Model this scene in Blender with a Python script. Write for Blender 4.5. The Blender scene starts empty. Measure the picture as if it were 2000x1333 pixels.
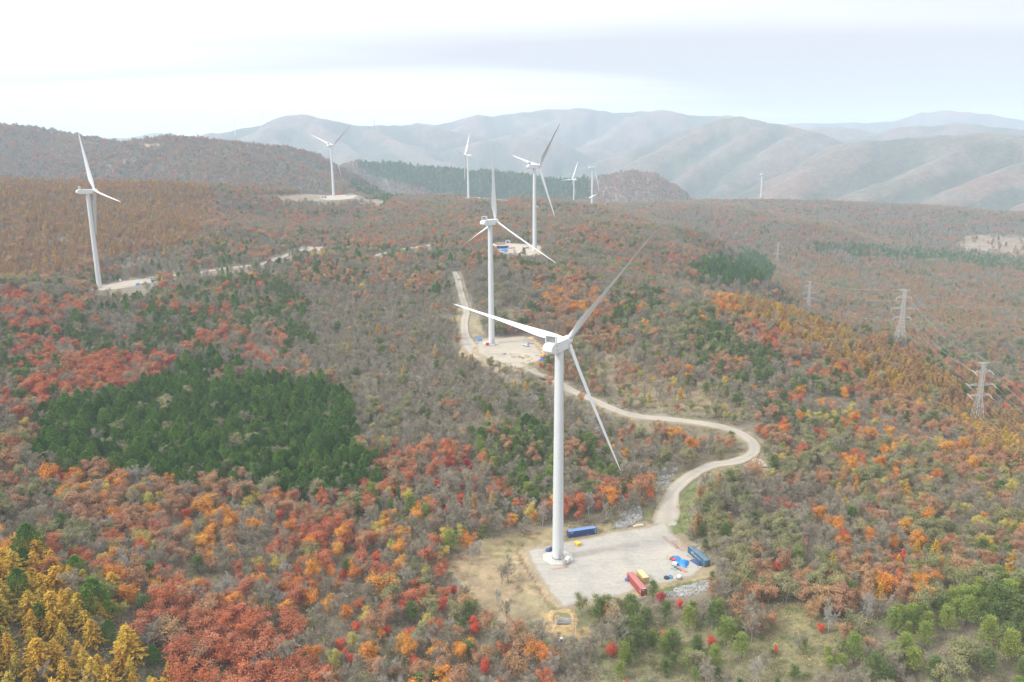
import bpy, bmesh, math, random
import numpy as np
from mathutils import Matrix, Vector, Euler

rng = np.random.default_rng(7)
random.seed(7)
R = math.radians
scene = bpy.context.scene
COL = scene.collection

# ------------------------------------------------------------------ camera
# photograph coordinates: 2000 x 1333 pixels, focal length 1556 px; roll and pitch from the leaning towers
FPX, PCX, PCY = 1556.0, 1000.0, 666.5
CAMZ = 152.0
_n = np.array([47.0, -(7275 - PCY), -FPX]); _n /= np.linalg.norm(_n)
_up = -_n
_v = np.array([0, 0, -1.0]); _fy = _v - np.dot(_v, _up) * _up; _fy /= np.linalg.norm(_fy)
RM = np.array([np.cross(_fy, _up), _fy, _up])
CPOS = np.array([0.0, 0.0, CAMZ])
cam = bpy.data.cameras.new('camera')
cam.sensor_width = 36.0
cam.lens = 36.0 * FPX / 2000.0
cam.clip_start = 1.0
cam.clip_end = 40000.0
camo = bpy.data.objects.new('camera', cam)
M4 = Matrix([list(RM[0]) + [0], list(RM[1]) + [0], list(RM[2]) + [CAMZ], [0, 0, 0, 1]])
camo.matrix_world = M4
COL.objects.link(camo)
scene.camera = camo

# ------------------------------------------------------------------ light, sky, exposure
SUN_EL, SUN_AZ = 38.0, -108.0          # degrees; azimuth clockwise from +Y (the view direction)
SUN_POWER, SUN_ANGLE = 1.5, 10.0
SKY_CLOUD = 0.46
HAZE_DENSITY = 1.3e-4
sun = bpy.data.lights.new('sun', 'SUN')
sun.energy = SUN_POWER
sun.angle = R(SUN_ANGLE)
sun.color = (1.0, 0.96, 0.90)
suno = bpy.data.objects.new('sun', sun)
sd = Vector((math.sin(R(SUN_AZ)) * math.cos(R(SUN_EL)), math.cos(R(SUN_AZ)) * math.cos(R(SUN_EL)), math.sin(R(SUN_EL))))
suno.rotation_euler = sd.to_track_quat('Z', 'Y').to_euler()
suno.location = (0, 0, 900)
COL.objects.link(suno)

world = bpy.data.worlds.new('World')
scene.world = world
world.use_nodes = True
wt = world.node_tree
wt.nodes.clear()
def wn(t, **k):
    n = wt.nodes.new(t)
    for a, b in k.items(): setattr(n, a, b)
    return n
sky = wn('ShaderNodeTexSky', sky_type='NISHITA', sun_disc=False)
sky.sun_elevation = R(SUN_EL); sky.sun_rotation = R(SUN_AZ)
sky.air_density = 1.0; sky.dust_density = 2.0
bg1 = wn('ShaderNodeBackground'); bg1.inputs['Strength'].default_value = 0.06
wt.links.new(sky.outputs[0], bg1.inputs['Color'])
tc = wn('ShaderNodeTexCoord')
sep = wn('ShaderNodeSeparateXYZ')
wt.links.new(tc.outputs['Generated'], sep.inputs[0])
# cloud layer: flatten the direction onto an overhead sheet so that cloud bands recede to the horizon
mx = wn('ShaderNodeMath', operation='MAXIMUM'); mx.inputs[1].default_value = 0.0
wt.links.new(sep.outputs['Z'], mx.inputs[0])
ad = wn('ShaderNodeMath', operation='ADD'); ad.inputs[1].default_value = 0.13
wt.links.new(mx.outputs[0], ad.inputs[0])
dx = wn('ShaderNodeMath', operation='DIVIDE'); dy = wn('ShaderNodeMath', operation='DIVIDE')
wt.links.new(sep.outputs['X'], dx.inputs[0]); wt.links.new(ad.outputs[0], dx.inputs[1])
wt.links.new(sep.outputs['Y'], dy.inputs[0]); wt.links.new(ad.outputs[0], dy.inputs[1])
cmb = wn('ShaderNodeCombineXYZ')
wt.links.new(dx.outputs[0], cmb.inputs[0]); wt.links.new(dy.outputs[0], cmb.inputs[1])
mp = wn('ShaderNodeMapping')
mp.inputs['Location'].default_value = (31.7, 14.6, 0.0)
mp.inputs['Rotation'].default_value = (0, 0, R(-10))
mp.inputs['Scale'].default_value = (0.13, 0.50, 1.0)
wt.links.new(cmb.outputs[0], mp.inputs[0])
nz = wn('ShaderNodeTexNoise'); nz.inputs['Scale'].default_value = 1.0; nz.inputs['Detail'].default_value = 4.0
nz.inputs['Roughness'].default_value = 0.5; nz.inputs['Distortion'].default_value = 0.5
wt.links.new(mp.outputs[0], nz.inputs['Vector'])
rp = wn('ShaderNodeValToRGB')
rp.color_ramp.elements[0].position = 0.36; rp.color_ramp.elements[0].color = (0.52, 0.505, 0.525, 1)
rp.color_ramp.elements[1].position = 0.56; rp.color_ramp.elements[1].color = (1.0, 1.0, 1.0, 1)
# the cloud thickens towards the right of the view
bi = wn('ShaderNodeMath', operation='MULTIPLY_ADD'); bi.inputs[1].default_value = -0.22
wt.links.new(sep.outputs['X'], bi.inputs[0]); wt.links.new(nz.outputs['Fac'], bi.inputs[2])
# and hangs lower over the mountains on that side
t1 = wn('ShaderNodeMath', operation='MULTIPLY_ADD', use_clamp=True); t1.inputs[1].default_value = -9.0; t1.inputs[2].default_value = 1.0
wt.links.new(mx.outputs[0], t1.inputs[0])
t2 = wn('ShaderNodeMath', operation='MULTIPLY_ADD', use_clamp=True); t2.inputs[1].default_value = 2.2; t2.inputs[2].default_value = 0.3
wt.links.new(sep.outputs['X'], t2.inputs[0])
t3 = wn('ShaderNodeMath', operation='MULTIPLY'); wt.links.new(t1.outputs[0], t3.inputs[0]); wt.links.new(t2.outputs[0], t3.inputs[1])
t4 = wn('ShaderNodeMath', operation='MULTIPLY_ADD'); t4.inputs[1].default_value = -0.30
wt.links.new(t3.outputs[0], t4.inputs[0]); wt.links.new(bi.outputs[0], t4.inputs[2])
wt.links.new(t4.outputs[0], rp.inputs[0])
bg2 = wn('ShaderNodeBackground'); bg2.inputs['Strength'].default_value = SKY_CLOUD
# an overcast sky is about three times brighter overhead than at the horizon
ov = wn('ShaderNodeMath', operation='MULTIPLY_ADD'); ov.inputs[1].default_value = 2.0 * SKY_CLOUD; ov.inputs[2].default_value = SKY_CLOUD
wt.links.new(mx.outputs[0], ov.inputs[0]); wt.links.new(ov.outputs[0], bg2.inputs['Strength'])
wt.links.new(rp.outputs[0], bg2.inputs['Color'])
mixw = wn('ShaderNodeMixShader'); mixw.inputs[0].default_value = 0.92
wt.links.new(bg1.outputs[0], mixw.inputs[1]); wt.links.new(bg2.outputs[0], mixw.inputs[2])
wo = wn('ShaderNodeOutputWorld')
wt.links.new(mixw.outputs[0], wo.inputs['Surface'])

scene.view_settings.view_transform = 'Standard'
scene.view_settings.look = 'None'
scene.view_settings.exposure = 1.3
scene.view_settings.gamma = 1.0
scene.view_settings.use_curve_mapping = False
scene.cycles.max_bounces = 7
scene.cycles.diffuse_bounces = 3
scene.cycles.glossy_bounces = 2
scene.cycles.transmission_bounces = 2
scene.cycles.volume_bounces = 2
scene.cycles.use_denoising = True
scene.cycles.denoiser = 'OPENIMAGEDENOISE'
scene.cycles.use_adaptive_sampling = False

# ------------------------------------------------------------------ pixel helpers
def ray(px, py):
    d = np.array([px - PCX, -(py - PCY), -FPX]); w = RM @ d
    return w / math.hypot(w[0], w[1])
def at(px, py, D):
    return CPOS + ray(px, py) * D
def atz(px, py, z):
    r = ray(px, py); return CPOS + r * ((z - CAMZ) / r[2])
def proj(P):
    c = (np.atleast_2d(P) - CPOS) @ RM
    w = np.maximum(-c[:, 2], 1e-3)
    return np.stack([PCX + FPX * c[:, 0] / w, PCY - FPX * c[:, 1] / w], 1)

# ------------------------------------------------------------------ numeric noise
def vnoise(x, y, seed=0):
    xi = np.floor(x).astype(np.int64); yi = np.floor(y).astype(np.int64)
    fx = x - xi; fy = y - yi
    fx = fx * fx * (3 - 2 * fx); fy = fy * fy * (3 - 2 * fy)
    def h(a, b):
        n = (a * 374761393 + b * 668265263 + seed * 982451653) & 0x7fffffff
        n = ((n ^ (n >> 13)) * 1274126177) & 0x7fffffff
        n = n ^ (n >> 16)
        return (n & 0xffff) / 65535.0
    return (h(xi, yi) * (1 - fx) + h(xi + 1, yi) * fx) * (1 - fy) + (h(xi, yi + 1) * (1 - fx) + h(xi + 1, yi + 1) * fx) * fy
def fbm(x, y, seed=0, o=4):
    s = 0; a = 0.5
    for k in range(o):
        s = s + a * vnoise(x * 2 ** k, y * 2 ** k, seed + k * 17); a *= 0.5
    return s / (1 - 0.5 ** o)
def sstep(a, b, x):
    t = np.clip((x - a) / (b - a), 0, 1); return t * t * (3 - 2 * t)
def inpoly(px, py, poly):
    inside = np.zeros(np.shape(px), bool)
    n = len(poly)
    for i in range(n):
        x1, y1 = poly[i]; x2, y2 = poly[(i + 1) % n]
        if y1 == y2: continue
        c = ((y1 > py) != (y2 > py)) & (px < (x2 - x1) * (py - y1) / (y2 - y1) + x1)
        inside ^= c
    return inside
def polydist(x, y, poly, closed=True):
    d = np.full(np.shape(x), 1e9)
    n = len(poly)
    for i in range(n if closed else n - 1):
        ax, ay = poly[i][:2]; bx, by = poly[(i + 1) % n][:2]
        vx, vy = bx - ax, by - ay
        t = np.clip(((x - ax) * vx + (y - ay) * vy) / (vx * vx + vy * vy + 1e-9), 0, 1)
        d = np.minimum(d, np.hypot(x - ax - t * vx, y - ay - t * vy))
    return d

# ------------------------------------------------------------------ terrain: control heights (pixel, distance)
CTRL = [
 (-300, 1333, 240), (0, 1333, 226), (500, 1333, 221), (1000, 1333, 212), (1500, 1333, 220), (2000, 1333, 242), (2300, 1300, 270),
 (0, 1100, 296), (400, 1100, 288), (800, 1100, 279), (1900, 1100, 312), (2300, 1100, 330), (1650, 1100, 288),
 (0, 850, 416), (-300, 860, 420), (400, 850, 411), (750, 850, 405), (-300, 650, 580), (0, 650, 570), (400, 600, 645), (600, 650, 585), (720, 600, 640),
 (0, 560, 700), (-300, 560, 690), (-300, 350, 1300), (0, 362, 1260), (200, 366, 1250), (400, 378, 1250), (0, 450, 1000), (420, 450, 960), (400, 520, 790), (650, 520, 790),
 (700, 450, 1100), (800, 500, 850), (500, 430, 1200), (560, 480, 960), (1200, 420, 1350), (1160, 410, 1690), (1200, 500, 880), (1250, 450, 1150),
 (1400, 475, 1100), (1480, 540, 950),
 (1330, 572, 745), (1500, 605, 660), (1650, 672, 600), (1750, 724, 560), (1850, 828, 500), (2000, 902, 440), (2250, 1010, 420), (1905, 841, 545), (1980, 880, 520),
 (1500, 700, 530), (1300, 700, 530), (1700, 880, 420), (1450, 905, 375),
 (1900, 720, 700), (2000, 762, 660), (2250, 820, 640), (1755, 677, 640),
 (1650, 560, 1350), (1500, 552, 1180), (1600, 588, 1120), (1720, 640, 1060), (1577, 618, 1000), (1517, 520, 1480), (1900, 600, 1300), (1800, 500, 1900), (2000, 520, 1750), (2300, 540, 1750), (2000, 640, 1150), (1850, 660, 1000), (1600, 450, 1700), (1450, 412, 2000), (1487, 402, 2200),
 (1700, 408, 2250), (1900, 424, 2250), (2000, 440, 2200), (2300, 470, 2200),
 (200, 420, 1700), (800, 400, 1500), (1000, 395, 1750), (1300, 405, 1900), (1100, 720, 500),
]
TURB = {}   # base xyz of the near towers
T_BASE = {
 'a': (17.2, 281.6, -0.9), 'b': (-14.4, 549.5, 21.1), 'c': (24.0, 823.6, 53.9), 'd': (-369.0, 706.0, 37.2), 'e': (-307.0, 1401.2, 81.9), 'f': (-86.1, 1637.9, 64.0),
}
pts = [at(*c) for c in CTRL] + [np.array(p) for p in T_BASE.values()]
# hidden ground behind the left larch hill and behind the right ridge
pts += [np.array(p, float) for p in [(-900, 1750, 60), (-500, 1800, 50), (-200, 2050, 20), (300, 2100, 10), (420, 700, -75), (340, 760, -80), (290, 735, -50), (248, 765, -32), (330, 950, -78), (0, 120, -14), (-150, 150, -20), (160, 150, -24), (0, 20, -30)]]
pts = np.array(pts)
S = 500.0
def _phi(r2):
    return np.where(r2 > 0, 0.5 * r2 * np.log(np.maximum(r2, 1e-12)), 0)
_A = pts[:, :2] / S
_K = _phi(((_A[:, None] - _A[None]) ** 2).sum(-1)) + np.eye(len(_A)) * 2e-3
_P = np.hstack([np.ones((len(_A), 1)), _A])
_L = np.block([[_K, _P], [_P.T, np.zeros((3, 3))]])
_W = np.linalg.solve(_L, np.concatenate([pts[:, 2], np.zeros(3)]))
def tps(x, y):
    x = np.asarray(x, float).ravel() / S; y = np.asarray(y, float).ravel() / S
    out = np.empty(len(x))
    for i in range(0, len(x), 20000):
        a = x[i:i + 20000]; b = y[i:i + 20000]
        r2 = (a[:, None] - _A[:, 0]) ** 2 + (b[:, None] - _A[:, 1]) ** 2
        out[i:i + 20000] = _phi(r2) @ _W[:-3] + _W[-3] + _W[-2] * a + _W[-1] * b
    return out

# far ridges: crest pixels, distance, front slope, rounding
RIDGES = [
 ([(-400, 225), (-150, 232), (0, 242), (60, 246), (120, 256), (170, 266), (225, 274), (300, 300), (400, 335), (520, 380)], 2450, 0.55, 120, 9),
 ([(120, 320), (200, 292), (260, 272), (335, 263), (400, 269), (470, 277), (560, 285), (620, 300), (680, 333), (730, 362), (800, 400)], 2150, 0.52, 110, 9),
 ([(560, 370), (640, 330), (690, 310), (740, 318), (800, 325), (860, 329), (920, 335), (970, 331), (1020, 339), (1060, 346), (1120, 352), (1200, 380)], 2900, 0.42, 60, 10),
 ([(1060, 380), (1120, 352), (1180, 340), (1240, 329), (1285, 336), (1320, 360), (1360, 390)], 2750, 0.45, 70, 10),
 ([(330, 300), (400, 266), (450, 253), (510, 244), (535, 230), (560, 223), (600, 222), (640, 229), (690, 242), (740, 242), (790, 244), (850, 243), (920, 262), (1000, 285)], 5600, 0.50, 200, 8),
 ([(740, 262), (790, 247), (812, 236), (850, 242), (910, 232), (930, 225), (960, 227), (1010, 222), (1060, 215), (1140, 213), (1240, 216), (1320, 217), (1420, 224), (1480, 232), (1560, 250), (1660, 275)], 6600, 0.50, 220, 8),
 ([(780, 318), (850, 300), (910, 282), (960, 268), (1010, 262), (1060, 268), (1110, 284), (1150, 300), (1210, 330)], 5300, 0.50, 110, 8),
 ([(1440, 290), (1500, 268), (1560, 252), (1610, 246), (1660, 250), (1710, 258), (1780, 275)], 5900, 0.50, 130, 8),
 ([(1700, 262), (1760, 248), (1830, 246), (1900, 242), (1960, 248), (2050, 255), (2200, 260)], 5600, 0.45, 150, 8),
 ([(1060, 350), (1150, 318), (1215, 290), (1262, 275), (1310, 262), (1360, 246), (1410, 228), (1450, 227), (1500, 236), (1560, 246), (1620, 262), (1690, 290), (1760, 330)], 4700, 0.56, 160, 8),
 ([(1400, 410), (1470, 372), (1530, 335), (1580, 305), (1625, 280), (1680, 268), (1760, 264), (1850, 261), (1930, 262), (2000, 266), (2150, 275), (2350, 270)], 3700, 0.56, 200, 8),
 ([(1450, 262), (1540, 240), (1600, 236), (1690, 244), (1750, 236), (1800, 218), (1830, 213), (1880, 221), (1930, 220), (1970, 228), (2050, 236), (2200, 240), (2350, 235)], 8200, 0.35, 250, 6),
 ([(-400, 290), (0, 285), (180, 275), (240, 268), (300, 263), (360, 268), (420, 275), (560, 290)], 8600, 0.35, 250, 6),
]
SPURS = [   # spur crests running down from the ridges: pixel, distance
 [(1690, 270, 3700), (1620, 300, 3450), (1560, 345, 3250), (1490, 398, 3050)],
 [(1880, 285, 3600), (1790, 330, 3280), (1680, 372, 3060), (1590, 400, 2900)],
 [(2010, 310, 3350), (1900, 355, 3080), (1800, 398, 2860)],
 [(2130, 350, 3050), (1990, 408, 2750)],
 [(1400, 238, 4700), (1320, 272, 4400), (1250, 312, 4100), (1200, 345, 3900)],
 [(1480, 246, 4600), (1400, 292, 4250), (1340, 343, 3950), (1310, 385, 3700)],
 [(1560, 258, 4500), (1480, 308, 4150), (1430, 360, 3850)],
 [(1100, 222, 6500), (1040, 260, 6000), (960, 300, 5400)], [(1240, 222, 6500), (1180, 265, 5900), (1120, 308, 5300)], [(930, 232, 6500), (880, 265, 6000), (820, 302, 5500)],
 [(600, 228, 5600), (640, 260, 5250), (700, 300, 4800)], [(700, 245, 5600), (790, 280, 5100), (860, 312, 4700)], [(540, 235, 5600), (520, 262, 5250), (490, 292, 4900)],
 [(120, 262, 2400), (230, 303, 2180), (330, 345, 1980)], [(0, 252, 2400), (100, 308, 2180), (170, 350, 2020)], [(330, 270, 2130), (430, 306, 1990), (520, 348, 1860), (560, 382, 1760)], [(500, 284, 2130), (600, 328, 1960), (660, 372, 1810)], [(420, 274, 2130), (480, 300, 2030), (560, 330, 1950), (620, 366, 1850)],
 [(-150, 240, 2400), (-40, 300, 2180), (30, 350, 2000)],
]
SP3 = [np.array([at(a, b, d) - np.array([0, 0, 8.0]) for a, b, d in s]) for s in SPURS]
RID = []
for cr, D, sl, w, ch in RIDGES:
    az = []; tz = []
    for (px, py) in cr:
        r = ray(px, py); az.append(math.atan2(r[0], r[1])); tz.append(CAMZ + r[2] * D - ch)
    RID.append((np.array(az), np.array(tz), D, sl, w))

PADS = []   # (world polygon, z) -- ground is levelled under the gravel pads
def px_poly(pp, z): return [tuple(atz(a, b, z)[:2]) for a, b in pp]
PAD_A = px_poly([(1019, 1074), (1062, 1066), (1110, 1056), (1150, 1049), (1192, 1037), (1262, 1028), (1300, 1014), (1318, 1042), (1340, 1062), (1372, 1098), (1377, 1114), (1362, 1126), (1318, 1137), (1290, 1144), (1240, 1156), (1210, 1168), (1150, 1177), (1112, 1187), (1093, 1188), (1074, 1164), (1050, 1128), (1032, 1096)], -0.9)
PAD_B = px_poly([(930, 690), (928, 672), (940, 663), (985, 660), (1026, 656), (1042, 668), (1062, 690), (1058, 704), (1030, 712), (1020, 724), (985, 712), (955, 702)], 21.1)
PAD_C = px_poly([(948, 479), (975, 474), (1030, 478), (1060, 482), (1058, 494), (1035, 500), (1005, 497), (975, 489)], 53.9)
PAD_D = px_poly([(165, 568), (196, 558), (235, 550), (300, 543), (312, 548), (305, 560), (262, 566), (235, 572), (195, 578)], 37.2)
PAD_E = px_poly([(618, 386), (640, 382.5), (668, 381), (688, 380), (700, 382), (690, 388), (660, 391), (634, 391)], 81.9)
PAD_F = px_poly([(890, 388), (912, 386), (940, 386), (960, 390), (950, 394), (920, 393)], 64.0)
PADS = [(PAD_A, -0.9), (PAD_B, 21.1), (PAD_C, 53.9), (PAD_D, 37.2), (PAD_E, 81.9), (PAD_F, 64.0)]
PIT_C = atz(1099, 1224, -4.2)[:2]

def height(x, y, raw=False):
    sh = np.shape(x)
    x = np.asarray(x, float).ravel(); y = np.asarray(y, float).ravel()
    r = np.hypot(x, y); th = np.arctan2(x, y)
    z = tps(x, y)
    z = np.clip(z, -140, 150)
    amp = sstep(150, 600, r) * 1.6 + 0.5
    z = z + (fbm(x / 45, y / 45, 3) - 0.5) * 2 * amp + (fbm(x / 160, y / 160, 9) - 0.5) * 5 * sstep(500, 1100, r)
    far = sstep(2250, 2750, r)
    z = z * (1 - far) + (-70 + (fbm(x / 500, y / 500, 21) - 0.5) * 30) * far
    for az, tz, D, sl, w in RID:
        zc = np.interp(th, az, tz)
        ex = np.where(th < az[0], az[0] - th, np.where(th > az[-1], th - az[-1], 0)) * D
        zc = zc - ex * 0.35
        zc = zc + (fbm(th * D / (0.045 * D) + D, np.full_like(th, D * 0.01), 64, 4) - 0.5) * 0.011 * D * (D > 2600)
        dr = r - D
        drop = sl * (np.sqrt(dr * dr + w * w) - w)
        a = th * D
        warp = (fbm(x / 420, y / 420, 31) - 0.5) * 260
        g = np.abs(vnoise((a + 0.55 * dr + warp) / (0.055 * D), dr / 900 + 40, 5) * 2 - 1)
        g2 = np.abs(vnoise((a - 0.4 * dr + warp) / (0.021 * D), dr / 500 + 10, 8) * 2 - 1)
        q = np.clip(np.abs(dr) / (0.14 * D), 0, 1)
        gul = ((1 - g) * 0.045 * D + (1 - g2) * 0.022 * D) * q
        zr = zc - drop - gul + (fbm(x / 130, y / 130, 12) - 0.5) * 0.006 * D * q
        z = np.maximum(z, np.where(r > 1500, zr, -1e9))
    for s in SP3:
        cx, cy = s[:, 0], s[:, 1]; D0 = np.hypot(cx, cy).mean(); wid = 0.16 * D0
        m = np.nonzero((r > 1400) & (x > cx.min() - wid) & (x < cx.max() + wid) & (y > cy.min() - wid) & (y < cy.max() + wid))[0]
        if not len(m): continue
        best = np.full(len(m), -1e9)
        wx = (fbm(x[m] / 170, y[m] / 170, 41) - 0.5) * 0.030 * D0; wy = (fbm(x[m] / 170, y[m] / 170, 42) - 0.5) * 0.030 * D0
        for a_, b_ in zip(s[:-1], s[1:]):
            vx, vy = b_[0] - a_[0], b_[1] - a_[1]
            t = np.clip(((x[m] + wx - a_[0]) * vx + (y[m] + wy - a_[1]) * vy) / (vx * vx + vy * vy), 0, 1)
            dd = np.hypot(x[m] + wx - a_[0] - t * vx, y[m] + wy - a_[1] - t * vy)
            w_ = 0.008 * D0
            best = np.maximum(best, a_[2] + t * (b_[2] - a_[2]) - 0.52 * (np.sqrt(dd * dd + w_ * w_) - w_))
        z[m] = np.maximum(z[m], best)
    if not raw:
        for poly, pz in PADS:
            xs = [p[0] for p in poly]; ys = [p[1] for p in poly]
            m = (x > min(xs) - 30) & (x < max(xs) + 30) & (y > min(ys) - 30) & (y < max(ys) + 30)
            if m.any():
                ins = inpoly(x[m], y[m], poly)
                d = np.where(ins, 0, polydist(x[m], y[m], poly))
                wgt = 1 - sstep(1.5, 16, d)
                z[m] = z[m] * (1 - wgt) + (pz - 0.12) * wgt
    return z.reshape(sh)

def ground_at(px, py, h=0.0, dmin=150, dmax=9000):
    """first point of the terrain (raised by h) seen through a pixel of the photograph"""
    r = ray(px, py)
    D = np.concatenate([np.arange(dmin, 900, 1.0), np.geomspace(900, dmax, 900)])
    P = CPOS + r[None] * D[:, None]
    hit = P[:, 2] <= height(P[:, 0], P[:, 1]) + h
    i = int(np.argmax(hit)) if hit.any() else len(D) - 1
    return np.array([P[i, 0], P[i, 1], float(height(P[i:i + 1, 0], P[i:i + 1, 1])[0])])

# ------------------------------------------------------------------ materials
def new_mat(name):
    m = bpy.data.materials.new(name); m.use_nodes = True
    m.node_tree.nodes.clear()
    return m, m.node_tree
def add(nt, t, **k):
    n = nt.nodes.new(t)
    for a, b in k.items(): setattr(n, a, b)
    return n
def out(nt, sh):
    o = add(nt, 'ShaderNodeOutputMaterial'); nt.links.new(sh, o.inputs['Surface'])
def ramp(nt, fac, stops):
    r = add(nt, 'ShaderNodeValToRGB')
    e = r.color_ramp.elements
    while len(e) < len(stops): e.new(0.5)
    for i, (p, c) in enumerate(stops): e[i].position = p; e[i].color = (*c, 1)
    nt.links.new(fac, r.inputs[0]); return r.outputs[0]
def noise(nt, vec, scale, detail=3, rough=0.55, dist=0.0):
    n = add(nt, 'ShaderNodeTexNoise'); n.inputs['Scale'].default_value = scale; n.inputs['Detail'].default_value = detail
    n.inputs['Roughness'].default_value = rough; n.inputs['Distortion'].default_value = dist
    nt.links.new(vec, n.inputs['Vector']); return n.outputs['Fac']
def mixc(nt, fac, a, b, mode='MIX'):
    n = add(nt, 'ShaderNodeMix', data_type='RGBA', blend_type=mode)
    for s, v in ((n.inputs[0], fac), (n.inputs[6], a), (n.inputs[7], b)):
        if isinstance(v, (int, float)): s.default_value = v
        elif isinstance(v, tuple): s.default_value = (*v, 1)
        else: nt.links.new(v, s)
    return n.outputs[2]
def simple(name, col, rough=0.6, metal=0.0, var=0.12, scale=1.5, dirt=None, bump=0.0):
    m, nt = new_mat(name)
    geo = add(nt, 'ShaderNodeTexCoord').outputs['Object']
    f = noise(nt, geo, scale, 4)
    c2 = tuple(max(0, c * (1 - 2 * var)) for c in col); c1 = tuple(min(1, c * (1 + var)) for c in col)
    c = ramp(nt, f, [(0.3, c2), (0.7, c1)])
    if dirt:
        f2 = noise(nt, geo, scale * 0.35, 5, 0.65, 0.6)
        fr = ramp(nt, f2, [(0.52, (0, 0, 0)), (0.72, (1, 1, 1))])
        c = mixc(nt, fr, c, dirt)
    b = add(nt, 'ShaderNodeBsdfPrincipled'); b.inputs['Roughness'].default_value = rough; b.inputs['Metallic'].default_value = metal
    nt.links.new(c, b.inputs['Base Color'])
    out(nt, b.outputs[0]); return m
def leaf_mat(name, cols, transl=0.3, clump=0.45, dark=0.72, light=1.2):
    """foliage: colour differs from tree to tree (Object Info random) and from clump to clump of the leaves"""
    m, nt = new_mat(name)
    oi = add(nt, 'ShaderNodeObjectInfo')
    n = len(cols)
    c = ramp(nt, oi.outputs['Random'], [((i + 0.5) / n, col) for i, col in enumerate(cols)])
    g = add(nt, 'ShaderNodeNewGeometry').outputs['Position']
    f = noise(nt, g, clump, 3, 0.6)
    k = ramp(nt, f, [(0.3, (dark,) * 3), (0.7, (light,) * 3)])
    c = mixc(nt, 1.0, c, k, 'MULTIPLY')
    d = add(nt, 'ShaderNodeBsdfDiffuse'); t = add(nt, 'ShaderNodeBsdfTranslucent')
    nt.links.new(c, d.inputs[0]); nt.links.new(c, t.inputs[0])
    mx = add(nt, 'ShaderNodeMixShader'); mx.inputs[0].default_value = transl
    nt.links.new(d.outputs[0], mx.inputs[1]); nt.links.new(t.outputs[0], mx.inputs[2])
    out(nt, mx.outputs[0]); return m

MAT = {}
# foliage colours
MAT['b'] = leaf_mat('twigs_brown_grey', [(0.285, 0.255, 0.19), (0.315, 0.28, 0.205), (0.34, 0.305, 0.235), (0.275, 0.255, 0.18), (0.315, 0.265, 0.2)], 0.1)
MAT['g'] = leaf_mat('twigs_pale_grey', [(0.36, 0.34, 0.295), (0.32, 0.3, 0.26), (0.4, 0.375, 0.33)], 0.1)
MAT['r'] = leaf_mat('leaves_rust', [(0.41, 0.235, 0.135), (0.46, 0.26, 0.14), (0.43, 0.255, 0.155), (0.38, 0.22, 0.13), (0.45, 0.285, 0.145)])
MAT['o'] = leaf_mat('leaves_orange', [(0.63, 0.27, 0.06), (0.61, 0.31, 0.065), (0.58, 0.22, 0.06), (0.65, 0.35, 0.08)])
MAT['y'] = leaf_mat('leaves_yellow', [(0.547, 0.427, 0.110), (0.494, 0.417, 0.126), (0.441, 0.415, 0.124)])
MAT['v'] = leaf_mat('leaves_olive', [(0.26, 0.255, 0.125), (0.31, 0.29, 0.14), (0.29, 0.275, 0.155), (0.25, 0.26, 0.115)])
MAT['t'] = leaf_mat('leaves_brick_red', [(0.46, 0.17, 0.09), (0.5, 0.2, 0.1), (0.44, 0.19, 0.115), (0.51, 0.175, 0.08)])
MAT['m'] = leaf_mat('leaves_red', [(0.63, 0.115, 0.07), (0.6, 0.14, 0.085), (0.68, 0.14, 0.07)])
MAT['c'] = leaf_mat('leaves_crimson', [(0.399, 0.067, 0.075), (0.449, 0.079, 0.079), (0.358, 0.060, 0.068)])
MAT['l'] = leaf_mat('needles_gold', [(0.58, 0.355, 0.05), (0.6, 0.4, 0.06), (0.51, 0.38, 0.065), (0.58, 0.32, 0.05), (0.47, 0.37, 0.07)])
MAT['k'] = leaf_mat('needles_brown_gold', [(0.43, 0.27, 0.11), (0.47, 0.3, 0.12), (0.41, 0.25, 0.115), (0.45, 0.31, 0.12)])
MAT['d'] = leaf_mat('needles_dark_green', [(0.085, 0.165, 0.03), (0.145, 0.255, 0.045), (0.11, 0.205, 0.04), (0.175, 0.295, 0.055), (0.12, 0.225, 0.045)], 0.3)
MAT['p'] = leaf_mat('needles_green', [(0.15, 0.205, 0.065), (0.13, 0.185, 0.06), (0.18, 0.225, 0.07), (0.155, 0.195, 0.075)], 0.25)
MAT['q'] = leaf_mat('needles_yellow_green', [(0.24, 0.3, 0.07), (0.275, 0.31, 0.075), (0.21, 0.28, 0.07)], 0.25)
MAT['u1'] = leaf_mat('shrub_straw', [(0.44, 0.37, 0.19), (0.39, 0.34, 0.17), (0.35, 0.325, 0.155)], 0.2)
MAT['u2'] = leaf_mat('shrub_green', [(0.18, 0.225, 0.08), (0.205, 0.24, 0.085), (0.145, 0.2, 0.07)], 0.2)
MAT['u3'] = leaf_mat('shrub_brown', [(0.3, 0.215, 0.135), (0.275, 0.215, 0.145), (0.34, 0.23, 0.135)], 0.2)
MAT['bark'] = simple('bark_grey', (0.245, 0.223, 0.198), 0.9, var=0.25, scale=3)
MAT['bark_pale'] = simple('bark_pale', (0.403, 0.382, 0.346), 0.9, var=0.2, scale=3)
MAT['bark_dark'] = simple('bark_dark', (0.14, 0.105, 0.08), 0.9, var=0.25, scale=3)

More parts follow.
